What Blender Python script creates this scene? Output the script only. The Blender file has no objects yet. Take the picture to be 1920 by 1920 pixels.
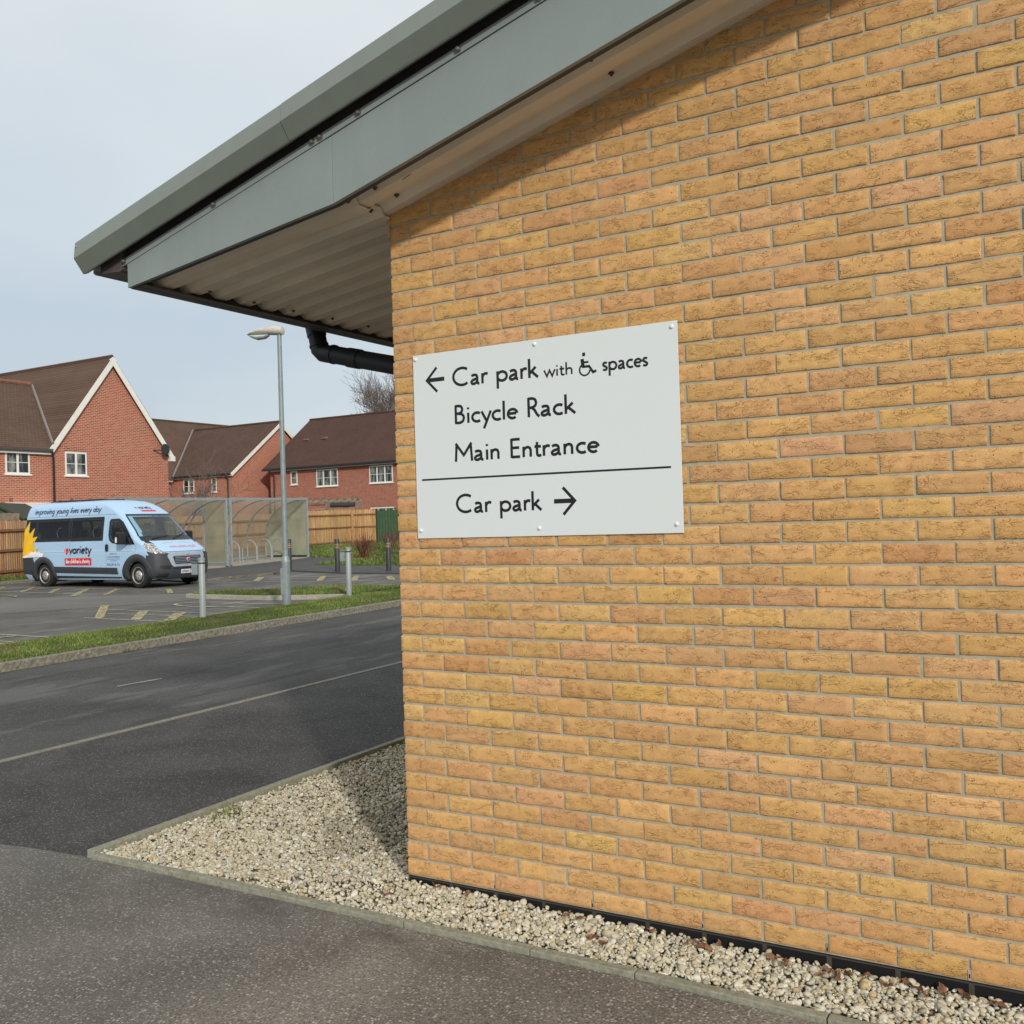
import bpy, bmesh, math, random
import numpy as np
from mathutils import Vector, Matrix
random.seed(7); rng = np.random.default_rng(11)
S = bpy.context.scene
COL = S.collection
R = math.radians
# ---------------------------------------------------------------- ground level
def zg(x, y):
    d = -.5*x + .86*y
    return -.12 + .013*max(-30, min(d, 78))

# ---------------------------------------------------------------- materials
class NM:
    def __init__(s, name):
        s.m = bpy.data.materials.new(name); s.m.use_nodes = True
        s.t = s.m.node_tree; s.t.nodes.clear()
        s.out = s.n('ShaderNodeOutputMaterial')
        s.b = s.n('ShaderNodeBsdfPrincipled'); s.l(s.b.outputs[0], s.out.inputs[0])
        s.co = s.n('ShaderNodeTexCoord')
    def n(s, t, **k):
        x = s.t.nodes.new(t)
        for a, v in k.items(): setattr(x, a, v)
        return x
    def l(s, a, b): s.t.links.new(a, b)
    def pos(s): return s.n('ShaderNodeNewGeometry').outputs['Position']
    def mapv(s, vec, sc=(1, 1, 1), rot=(0, 0, 0), loc=(0, 0, 0)):
        m = s.n('ShaderNodeMapping'); m.inputs['Scale'].default_value = sc
        m.inputs['Rotation'].default_value = rot; m.inputs['Location'].default_value = loc
        s.l(vec, m.inputs['Vector']); return m.outputs[0]
    def noise(s, vec, scale, detail=3, rough=.55, dist=0):
        x = s.n('ShaderNodeTexNoise'); x.inputs['Scale'].default_value = scale
        x.inputs['Detail'].default_value = detail; x.inputs['Roughness'].default_value = rough
        x.inputs['Distortion'].default_value = dist
        s.l(vec, x.inputs['Vector']); return x.outputs[0]
    def voro(s, vec, scale, out='Distance', feature='F1'):
        x = s.n('ShaderNodeTexVoronoi'); x.feature = feature; x.inputs['Scale'].default_value = scale
        s.l(vec, x.inputs['Vector']); return x.outputs[out]
    def mr(s, v, a, b, c, d):
        x = s.n('ShaderNodeMapRange'); x.clamp = True
        for i, q in enumerate((a, b, c, d)): x.inputs[i+1].default_value = q
        s.l(v, x.inputs[0]); return x.outputs[0]
    def math(s, op, a, b=None):
        x = s.n('ShaderNodeMath'); x.operation = op
        for i, q in enumerate((a, b)):
            if q is None: continue
            if isinstance(q, (int, float)): x.inputs[i].default_value = q
            else: s.l(q, x.inputs[i])
        return x.outputs[0]
    def mix(s, f, a, b, mode='MIX'):
        x = s.n('ShaderNodeMix'); x.data_type = 'RGBA'; x.blend_type = mode
        if isinstance(f, (int, float)): x.inputs[0].default_value = f
        else: s.l(f, x.inputs[0])
        for i, q in ((6, a), (7, b)):
            if isinstance(q, tuple): x.inputs[i].default_value = (*q[:3], 1)
            else: s.l(q, x.inputs[i])
        return x.outputs[2]
    def ramp(s, v, stops):
        x = s.n('ShaderNodeValToRGB'); e = x.color_ramp.elements
        while len(e) < len(stops): e.new(.5)
        for i, (p, c) in enumerate(stops): e[i].position = p; e[i].color = (*c, 1)
        s.l(v, x.inputs[0]); return x.outputs[0]
    def bump(s, h, st=.3, d=.01):
        x = s.n('ShaderNodeBump'); x.inputs['Strength'].default_value = st
        x.inputs['Distance'].default_value = d; s.l(h, x.inputs['Height'])
        s.l(x.outputs[0], s.b.inputs['Normal']); return x
    def set(s, c=None, rough=None, metal=None, spec=None):
        if c is not None:
            if isinstance(c, tuple): s.b.inputs['Base Color'].default_value = (*c[:3], 1)
            else: s.l(c, s.b.inputs['Base Color'])
        if rough is not None:
            if isinstance(rough, (int, float)): s.b.inputs['Roughness'].default_value = rough
            else: s.l(rough, s.b.inputs['Roughness'])
        if metal is not None: s.b.inputs['Metallic'].default_value = metal
        if spec is not None: s.b.inputs['Specular IOR Level'].default_value = spec
        return s.m
def mul(c, k): return tuple(q*k for q in c)
def simple(name, c, rough=.6, metal=0, sc=4, amt=.15, bump=0, bsc=60, spec=.5, bd=.002):
    q = NM(name); P = q.pos()
    f = q.noise(P, sc, 5, .6)
    f2 = q.mr(f, .3, .7, 0, 1)
    col = q.mix(f2, mul(c, 1-amt), mul(c, 1+amt))
    q.set(col, q.mr(f, .3, .7, max(0, rough-.06), min(1, rough+.06)), metal, spec)
    if bump: q.bump(q.noise(P, bsc, 4), bump, bd)
    return q.m
def streaky(name, c, rough):
    q = NM(name); P = q.pos(); a = q.mr(q.noise(q.mapv(P, (7, 7, 1.2)), 1, 5, .6), .35, .7, 0, 1); b = q.mr(q.noise(P, 1.1, 4, .6), .35, .65, 0, 1); g = q.mr(q.noise(P, 40, 4, .7), .55, .75, 0, .25)
    col = q.mix(a, mul(c, .94), mul(c, 1.05)); col = q.mix(b, mul(c, .90), col); col = q.mix(g, col, mul(c, .72))
    q.set(col, q.mr(b, 0, 1, rough-.08, rough+.1), 0, .5); q.bump(q.noise(P, 2.2, 2), .12, .02); return q.m
M = {}
def build_mats():
    # yellow facing brick, one tone per brick from the mesh
    q = NM('yellow_brick'); P = q.pos()
    at = q.n('ShaderNodeAttribute', attribute_name='tone'); sd = q.n('ShaderNodeAttribute', attribute_name='seed')
    cb = q.n('ShaderNodeCombineXYZ'); q.l(q.math('MULTIPLY', sd.outputs['Fac'], 37.), cb.inputs[1]); q.l(q.math('MULTIPLY', sd.outputs['Fac'], 11.), cb.inputs[2])
    va = q.n('ShaderNodeVectorMath', operation='ADD'); q.l(P, va.inputs[0]); q.l(cb.outputs[0], va.inputs[1]); V = va.outputs[0]
    mott = q.mr(q.noise(V, 30, 6, .75), .28, .72, .84, 1.13)
    fine = q.mr(q.noise(V, 300, 3, .7), .3, .7, .76, 1.18)
    mm = q.math('MULTIPLY', mott, fine)
    cc = q.n('ShaderNodeCombineColor'); [q.l(mm, cc.inputs[i]) for i in range(3)]
    base = q.mix(1., at.outputs['Color'], cc.outputs[0], 'MULTIPLY')
    redp = q.mr(q.noise(V, 9, 3, .6), .52, .72, 0, .16)
    base = q.mix(redp, base, (.50, .225, .105))
    def crease(sc, w, lo):
        Vs = q.mapv(V, sc); a = q.noise(Vs, 1, 2.2, .5, 1.3)
        ln = q.mr(q.math('ABSOLUTE', q.math('SUBTRACT', a, .5)), 0, w, 1, 0)
        mk = q.mr(q.noise(q.mapv(V, (16, 1, 30), loc=(5, 3, 1)), 1, 1), lo, lo+.07, 0, 1)
        return q.math('MULTIPLY', ln, mk)
    cr = q.math('MAXIMUM', crease((10, 1, 31), .014, .455), q.math('MULTIPLY', crease((36, 1, 90), .05, .44), .38))
    vd = q.voro(V, 95); vc = q.voro(V, 95, 'Color')
    sp = q.n('ShaderNodeSeparateColor'); q.l(vc, sp.inputs[0])
    pit = q.math('MULTIPLY', q.mr(vd, .12, .22, 1, 0), q.mr(sp.outputs[0], .87, .9, 0, 1))
    col = q.mix(q.math('MULTIPLY', cr, .66), base, (.27, .12, .05))
    col = q.mix(q.math('MULTIPLY', pit, .85), col, (.07, .035, .02))
    blo = q.mr(q.noise(P, 2.1, 4, .6), .64, .80, 0, .25)
    col = q.mix(blo, col, (.62, .50, .40))
    q.set(col, .88, spec=.25)
    h = q.math('SUBTRACT', q.math('MULTIPLY', q.noise(V, 260, 4, .7), .35), cr); h = q.math('SUBTRACT', h, pit)
    q.bump(h, .9, .0022); M['ybrick'] = q.m
    # mortar
    q = NM('mortar'); P = q.pos(); f = q.noise(P, 25, 5, .7)
    q.set(q.mix(q.mr(f, .3, .7, 0, 1), (.34, .305, .22), (.47, .43, .33)), .95, spec=.2); q.bump(q.noise(P, 350, 4), .6, .001); M['mortar'] = q.m
    # flat yellow brick for the far side wall
    M['ybrick_side'] = brickmat('yellow_brick_side', (.60, .36, .15), (.50, .27, .11), (.38, .34, .25), 'yz')
    M['rbrickA'] = brickmat('red_brick_gable', (.40, .128, .080), (.26, .070, .045), (.60, .43, .32), 'yz')
    M['rbrickAx'] = brickmat('red_brick_front', (.385, .124, .078), (.25, .068, .044), (.60, .43, .32), 'xz')
    M['rbrickC'] = brickmat('dark_red_brick', (.34, .095, .062), (.17, .045, .033), (.58, .40, .30), 'xz')
    M['rbrickCy'] = brickmat('dark_red_brick_side', (.33, .092, .066), (.17, .045, .035), (.62, .45, .36), 'yz')
    # asphalt family
    def asph(name, c, speck, sc=140, amt=.3, patch=(1, .25), thr=.86, streak=False, damp=False):
        q = NM(name); P = q.pos()
        big = q.mr(q.noise(P, patch[0], 5, .6, .6), .35, .68, 1-patch[1], 1+patch[1])
        f = q.mr(q.noise(P, sc*1.6, 3, .7), .3, .7, 1-amt, 1+amt)
        cc = q.n('ShaderNodeCombineColor'); mmm = q.math('MULTIPLY', big, f); [q.l(mmm, cc.inputs[i]) for i in range(3)]
        col = q.mix(1., c, cc.outputs[0], 'MULTIPLY')
        vd = q.voro(P, sc); vc = q.voro(P, sc, 'Color'); sp = q.n('ShaderNodeSeparateColor'); q.l(vc, sp.inputs[0])
        m_ = q.math('MULTIPLY', q.mr(vd, .30, .42, 1, 0), q.mr(sp.outputs[0], thr, thr+.03, 0, 1))
        col = q.mix(q.math('MULTIPLY', q.math('MULTIPLY', m_, q.mr(q.noise(P, 45, 3, .6), .35, .65, .15, 1)), .8), col, speck)
        v2 = q.voro(q.mapv(P, (1, 1.3, 1), rot=(0, 0, .6), loc=(9.1, 4.2, 0)), sc*2.1); c2 = q.voro(q.mapv(P, (1, 1.3, 1), rot=(0, 0, .6), loc=(9.1, 4.2, 0)), sc*2.1, 'Color'); s2 = q.n('ShaderNodeSeparateColor'); q.l(c2, s2.inputs[0])
        col = q.mix(q.math('MULTIPLY', q.mr(v2, .30, .45, 1, 0), q.mr(s2.outputs[1], .45, 1, 0, .6)), col, mul(speck, .8))
        if streak:
            w = q.noise(q.mapv(P, (1.7, .42, 1), rot=(0, 0, R(8))), 1, 9, .68, .35)
            col = q.mix(q.mr(w, .535, .60, 0, .55), col, mul(c, 2.2))
            w2 = q.noise(q.mapv(P, (3.2, .6, 1), rot=(0, 0, R(-4)), loc=(3, 1, 0)), 1, 8, .65, .3)
            col = q.mix(q.mr(w2, .545, .61, 0, .55), col, mul(c, .55))
        dk = q.math('MULTIPLY', q.mr(q.voro(q.mapv(P, (1, 1, 1), loc=(3.3, 1.7, 0)), sc*.8), .12, .34, 1, 0), .55)
        col = q.mix(dk, col, mul(c, .28))
        if damp:
            sx = q.n('ShaderNodeSeparateXYZ'); q.l(P, sx.inputs[0])
            band = q.math('MULTIPLY', q.mr(sx.outputs[1], -.62, -.34, 0, 1), q.math('MULTIPLY', q.mr(sx.outputs[0], -1.5, -.9, 0, 1), q.mr(sx.outputs[0], .4, 1.1, 1, 0)))
            st = q.math('MULTIPLY', band, q.mr(q.noise(q.mapv(P, (2.2, 6, 1)), 1, 4, .6), .40, .62, 0, 1))
            col = q.mix(q.math('MULTIPLY', st, .6), col, mul(c, .35))
            col = q.mix(q.mr(sx.outputs[0], -2.2, .2, .30, 0), col, (.20, .195, .188))
        q.set(col, .85, spec=.3); q.bump(q.math('ADD', q.noise(P, sc*1.5, 3, .7), q.math('MULTIPLY', vd, -1)), .6, .004)
        return q.m
    M['footway'] = asph('footway_asphalt', (.152, .137, .118), (.52, .49, .43), 70, .55, (.8, .42), .50, False, True)
    M['drive'] = asph('dark_asphalt', (.054, .051, .050), (.30, .29, .27), 72, .65, (1.1, .35), .62)
    M['road'] = asph('road_asphalt', (.066, .064, .062), (.26, .25, .24), 70, .5, (.5, .3), .75, True)
    M['carpark'] = asph('car_park_asphalt', (.118, .112, .105), (.22, .2, .19), 50, .25, (.8, .25), .9, True)
    M['aisle'] = asph('worn_asphalt', (.155, .147, .138), (.3, .28, .26), 50, .2, (.5, .15), .9)
    M['path'] = asph('path_asphalt', (.080, .078, .080), (.2, .2, .2), 50, .2, (.5, .15), .9)
    # concrete
    def conc(name, a, b, sc=30):
        q = NM(name); P = q.pos(); f = q.noise(P, sc, 6, .75); g = q.noise(P, 3, 4)
        col = q.mix(q.mr(f, .35, .68, 0, 1), a, b)
        col = q.mix(q.mr(g, .5, .7, 0, .35), col, (.16, .17, .09)); q.set(col, .95, spec=.2)
        q.bump(f, .7, .006); return q.m
    M['kerb'] = conc('weathered_kerb_concrete', (.10, .095, .075), (.36, .33, .27), 26)
    M['edging'] = conc('edging_concrete', (.20, .20, .15), (.37, .36, .29), 40)
    M['edgeflush'] = conc('flush_edging_concrete', (.17, .16, .14), (.30, .28, .24), 30)
    M['slab'] = conc('concrete_slab', (.30, .28, .24), (.42, .40, .35), 20)
    # vegetation ground
    def grs(name, a, b, c):
        q = NM(name); P = q.pos()
        col = q.mix(q.mr(q.noise(P, 1.3, 5, .6), .35, .65, 0, 1), a, b)
        col = q.mix(q.mr(q.noise(P, 9, 5, .7), .5, .7, 0, .8), col, c)
        q.set(col, .95, spec=.2); q.bump(q.noise(P, 30, 5, .7), 1, .03); return q.m
    M['turf'] = grs('turf', (.05, .085, .022), (.085, .12, .034), (.13, .11, .06))
    M['earth'] = grs('rough_ground', (.07, .085, .035), (.05, .07, .025), (.12, .10, .06))
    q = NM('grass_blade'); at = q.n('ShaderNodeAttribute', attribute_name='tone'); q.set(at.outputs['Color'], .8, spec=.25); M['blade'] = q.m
    q = NM('gravel_stone'); P = q.pos(); at = q.n('ShaderNodeAttribute', attribute_name='tone')
    q.set(q.mix(q.mr(q.noise(P, 90, 4, .7), .35, .7, 0, .45), at.outputs['Color'], (.33, .25, .15)), .8, spec=.3); M['stone'] = q.m
    q = NM('gravel_bed'); P = q.pos(); q.set(q.mix(q.mr(q.voro(P, 60), .1, .5, 0, 1), (.46, .41, .31), (.18, .155, .11)), .95, spec=.2); q.bump(q.voro(P, 60), 1, .02); M['gravelbed'] = q.m
    # roof tiles
    def tiles(name, a, b, ax):
        q = NM(name); P = q.pos(); sx = q.n('ShaderNodeSeparateXYZ'); q.l(P, sx.inputs[0])
        cb = q.n('ShaderNodeCombineXYZ'); q.l(sx.outputs[0 if ax == 'x' else 1], cb.inputs[0]); q.l(sx.outputs[2], cb.inputs[1])
        bt = q.n('ShaderNodeTexBrick'); bt.inputs['Scale'].default_value = 1
        bt.inputs['Brick Width'].default_value = .17; bt.inputs['Row Height'].default_value = .095 if ax != 'x' else .078
        bt.inputs['Mortar Size'].default_value = .012; bt.inputs['Mortar Smooth'].default_value = .3; bt.inputs['Bias'].default_value = 0
        bt.inputs['Color1'].default_value = (*a, 1); bt.inputs['Color2'].default_value = (*b, 1); bt.inputs['Mortar'].default_value = (*mul(a, .45), 1)
        q.l(cb.outputs[0], bt.inputs['Vector'])
        col = q.mix(q.mr(q.noise(P, .8, 5, .6), .35, .7, 0, .5), bt.outputs[0], mul(b, 1.35))
        q.set(col, .9, spec=.2); q.bump(bt.outputs[1], -.5, .02); return q.m
    M['tileA'] = tiles('brown_roof_tiles', (.135, .085, .063), (.105, .067, .052), 'y')
    M['tileX'] = tiles('brown_roof_tiles_front', (.115, .068, .052), (.088, .054, .043), 'x')
    M['tileC'] = tiles('red_brown_roof_tiles', (.098, .054, .042), (.074, .042, .034), 'x')
    # metals, paints, plastics
    M['fascia'] = streaky('grey_green_fascia', (.245, .285, .280), .36)
    M['cap'] = streaky('grey_green_capping', (.205, .238, .215), .32)
    M['soffit'] = simple('beige_soffit_sheet', (.70, .645, .55), .5, 0, 3, .10, .2, 30)
    M['darkmetal'] = simple('dark_gutter', (.075, .062, .06), .5, 0, 6, .2)
    M['pipe'] = simple('black_downpipe', (.018, .021, .028), .5, 0, 6, .2)
    M['blackbrick'] = brickmat('black_damp_course', (.012, .012, .013), (.009, .009, .011), (.07, .062, .05), 'xz')
    M['steel'] = simple('galvanised_steel', (.33, .375, .39), .42, .25, 12, .18)
    M['postgrey'] = simple('grey_lamp_paint', (.24, .29, .30), .45, .2, 9, .15)
    M['bollgrey'] = simple('pale_grey_paint', (.30, .33, .335), .45, .1, 9, .1)
    M['bolldark'] = simple('charcoal_bollard', (.030, .032, .037), .5, 0, 9, .2)
    M['band'] = simple('tan_band', (.55, .33, .15), .5)
    M['screw'] = simple('screw_head', (.20, .18, .16), .35, .6, 40, .3)
    M['screwb'] = simple('rusty_screw', (.12, .07, .05), .5, .4, 40, .3)
    M['white'] = simple('white_upvc', (.80, .80, .77), .35, 0, 3, .04)
    M['bargewhite'] = simple('white_bargeboard', (.78, .77, .72), .5, 0, 3, .06)
    M['signwhite'] = simple('white_sign_panel', (.70, .75, .765), .32, 0, .4, .008, spec=.4)
    M['black'] = simple('black_lettering', (.008, .008, .011), .45, 0, 5, .1)
    M['rubber'] = simple('tyre_rubber', (.018, .017, .016), .85, 0, 20, .3)
    M['blackplastic'] = simple('black_plastic', (.012, .013, .016), .45)
    M['cladding'] = simple('charcoal_cladding', (.040, .046, .055), .55, 0, 8, .1)
    M['vanblue'] = simple('pale_blue_van_paint', (.40, .585, .80), .25, 0, 1.2, .03, spec=.5)
    M['vansilver'] = simple('silver_grille_paint', (.42, .46, .55), .3, .3)
    M['hub'] = simple('silver_wheel', (.50, .50, .49), .4, .5, 20, .2)
    M['seat'] = simple('grey_blue_seat', (.055, .065, .085), .8, 0, 20, .3)
    M['cabin'] = simple('dark_cabin', (.03, .035, .045), .8)
    M['lime'] = simple('lime_vest', (.35, .75, .05), .6)
    M['navy'] = simple('navy_lettering', (.02, .035, .10), .5)
    M['inkblack'] = simple('ink_lettering', (.012, .014, .03), .5)
    M['red'] = simple('red_vinyl', (.62, .03, .045), .45)
    M['pinkred'] = simple('faded_red_lettering', (.72, .12, .18), .5)
    M['whitev'] = simple('white_vinyl', (.80, .80, .80), .45)
    M['yellowv'] = simple('yellow_vinyl', (.85, .50, .02), .45)
    M['platew'] = simple('number_plate_white', (.75, .76, .76), .4)
    M['amber'] = simple('amber_lens', (.7, .18, .02), .3)
    M['bark'] = simple('bare_bark', (.15, .12, .105), .9, 0, 8, .3)
    M['twig'] = simple('reddish_twig', (.16, .085, .07), .9, 0, 8, .3)
    M['dogwood'] = simple('red_dogwood_stem', (.15, .045, .04), .7, 0, 3, .5)
    M['deadleaf'] = simple('dead_leaf', (.19, .085, .045), .8, 0, 30, .5)
    M['tape'] = simple('old_white_paint', (.36, .31, .28), .8, 0, 6, .4)
    M['shedroof'] = simple('dark_felt_roof', (.045, .05, .035), .9, 0, 4, .2, .3, 30)
    M['greenwood'] = simple('green_stained_panel', (.040, .085, .040), .8, 0, 5, .3)
    M['oldwood'] = simple('weathered_timber', (.24, .19, .14), .85, 0, 6, .3)
    M['valley'] = simple('lead_valley', (.22, .20, .19), .6)
    M['ridge'] = simple('terracotta_ridge', (.22, .10, .065), .85, 0, 5, .3)
    M['dish'] = simple('dark_dish', (.03, .032, .035), .5)
    q = NM('yellow_road_paint'); P = q.pos(); a = q.noise(P, 14, 6, .7)
    q.set(q.mix(q.mr(a, .42, .58, 0, 1), (.11, .105, .09), (.52, .45, .22)), .8, spec=.3); M['ypaint'] = q.m
    q = NM('faded_line_paint'); P = q.pos(); a = q.noise(P, 10, 6, .7)
    q.set(q.mix(q.mr(a, .32, .46, 0, 1), (.12, .11, .10), (.46, .42, .30)), .8, spec=.3); M['fpaint'] = q.m
    # fence timber, colour per board from the mesh
    q = NM('fence_timber'); P = q.pos(); at = q.n('ShaderNodeAttribute', attribute_name='tone')
    g = q.noise(q.mapv(P, (22, 22, 1.6)), 1, 5, .65); kn = q.voro(q.mapv(P, (6, 6, 3)), 1)
    col = q.mix(q.mr(g, .38, .62, 0, .55), at.outputs['Color'], (.20, .10, .04))
    col = q.mix(q.mr(kn, .05, .14, .8, 0), col, (.12, .05, .02)); q.set(col, .85, spec=.2); M['fence'] = q.m
    # shelter sheeting
    q = NM('frosted_sheet'); P = q.pos()
    tr = q.n('ShaderNodeBsdfTransparent'); tl = q.n('ShaderNodeBsdfTranslucent'); mx = q.n('ShaderNodeMixShader'); mx2 = q.n('ShaderNodeMixShader')
    col = q.mix(q.mr(q.noise(P, 1.5, 4), .35, .7, 0, 1), (.62, .62, .50), (.44, .47, .38))
    q.set(col, .25); q.l(col, tl.inputs[0]); mx.inputs[0].default_value = .5
    q.l(q.b.outputs[0], mx.inputs[1]); q.l(tl.outputs[0], mx.inputs[2])
    mx2.inputs[0].default_value = .60; tr.inputs[0].default_value = (.90, .88, .82, 1)
    q.l(mx.outputs[0], mx2.inputs[1]); q.l(tr.outputs[0], mx2.inputs[2]); q.l(mx2.outputs[0], q.out.inputs[0]); M['sheet'] = q.m
    M['sheetend'] = q.m.copy(); M['sheetend'].name = 'frosted_end_sheet'
    for nd in M['sheetend'].node_tree.nodes:
        if nd.type == 'MIX_SHADER' and any(l.to_node.type == 'OUTPUT_MATERIAL' for l in nd.outputs[0].links): nd.inputs[0].default_value = .30
    M['sheetroof'] = q.m.copy(); M['sheetroof'].name = 'grey_roof_sheet'
    for nd in M['sheetroof'].node_tree.nodes:
        if nd.type == 'MIX_SHADER' and any(l.to_node.type == 'OUTPUT_MATERIAL' for l in nd.outputs[0].links): nd.inputs[0].default_value = .52
    # glass
    q = NM('window_pane'); P = q.pos()
    g = q.noise(q.mapv(P, (2.6, 2.6, .7)), 1, 4, .6); col = q.mix(q.mr(g, .44, .60, 0, .9), (.018, .022, .024), (.30, .32, .28))
    q.set(col, .06, spec=.5); M['pane'] = q.m
    q = NM('dark_tinted_glass'); tr = q.n('ShaderNodeBsdfTransparent'); tr.inputs[0].default_value = (.60, .66, .62, 1); mx = q.n('ShaderNodeMixShader')
    q.set((.008, .009, .012), .03); mx.inputs[0].default_value = .48; q.l(q.b.outputs[0], mx.inputs[1]); q.l(tr.outputs[0], mx.inputs[2]); q.l(mx.outputs[0], q.out.inputs[0]); M['tint'] = q.m
    q = NM('clear_glass'); tr = q.n('ShaderNodeBsdfTransparent'); tr.inputs[0].default_value = (.78, .88, .86, 1); gl = q.n('ShaderNodeBsdfGlossy'); gl.inputs['Roughness'].default_value = .02
    fr = q.n('ShaderNodeFresnel'); fr.inputs[0].default_value = 1.5; mx = q.n('ShaderNodeMixShader')
    q.l(q.math('ADD', fr.outputs[0], .06), mx.inputs[0]); q.l(tr.outputs[0], mx.inputs[1]); q.l(gl.outputs[0], mx.inputs[2]); q.l(mx.outputs[0], q.out.inputs[0]); M['clear'] = q.m
    q = NM('headlamp'); P = q.pos(); c = q.voro(P, 26); q.set(q.mix(q.mr(c, .15, .6, 0, 1), (.85, .86, .84), (.22, .22, .21)), .08, .3); M['lampglass'] = q.m
    M['lampbowl'] = simple('lamp_bowl', (.55, .58, .56), .1, 0, 5, .1)
    M['lamphead'] = simple('pale_lamp_housing', (.52, .50, .46), .5, 0, 9, .15)

def brickmat(name, a, b, mort, ax):
    q = NM(name); P = q.pos(); sx = q.n('ShaderNodeSeparateXYZ'); q.l(P, sx.inputs[0])
    cb = q.n('ShaderNodeCombineXYZ'); q.l(sx.outputs[0 if ax[0] == 'x' else 1], cb.inputs[0]); q.l(sx.outputs[2], cb.inputs[1])
    bt = q.n('ShaderNodeTexBrick'); bt.inputs['Scale'].default_value = 1
    bt.inputs['Brick Width'].default_value = .225; bt.inputs['Row Height'].default_value = .075
    bt.inputs['Mortar Size'].default_value = .0095; bt.inputs['Mortar Smooth'].default_value = .2; bt.inputs['Bias'].default_value = -.1
    bt.inputs['Color1'].default_value = (*a, 1); bt.inputs['Color2'].default_value = (*b, 1); bt.inputs['Mortar'].default_value = (*mort, 1)
    q.l(cb.outputs[0], bt.inputs['Vector'])
    col = q.mix(q.mr(q.noise(P, 1.2, 5, .6), .35, .7, 0, .35), bt.outputs[0], mul(a, 1.25))
    q.set(col, .9, spec=.2); q.bump(bt.outputs[1], -.4, .01); return q.m

# ---------------------------------------------------------------- objects
ORG = {}
def props(o, label=None, cat=None, group=None, kind=None):
    if label: o['label'] = label
    if cat: o['category'] = cat
    if group: o['group'] = group
    if kind: o['kind'] = kind
    return o
def thing(name, label, cat, loc=(0, 0, 0), group=None, rotz=0, scale=1):
    o = bpy.data.objects.new(name, None); COL.objects.link(o); o.empty_display_size = .2
    o.location = loc; o.rotation_euler = (0, 0, rotz); o.scale = (scale,)*3
    ORG[o] = Vector(loc) if rotz == 0 and scale == 1 else Vector((0, 0, 0))
    return props(o, label, cat, group)
def dup(root, loc, label=None, group=None, rotz=None):
    r = root.copy(); COL.objects.link(r); r.location = loc
    if rotz is not None: r.rotation_euler = (0, 0, rotz)
    if label: r['label'] = label
    if group: r['group'] = group
    def rec(a, b):
        for ch in list(a.children):
            c = ch.copy(); COL.objects.link(c); c.parent = b; rec(ch, c)
    rec(root, r); return r
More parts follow.
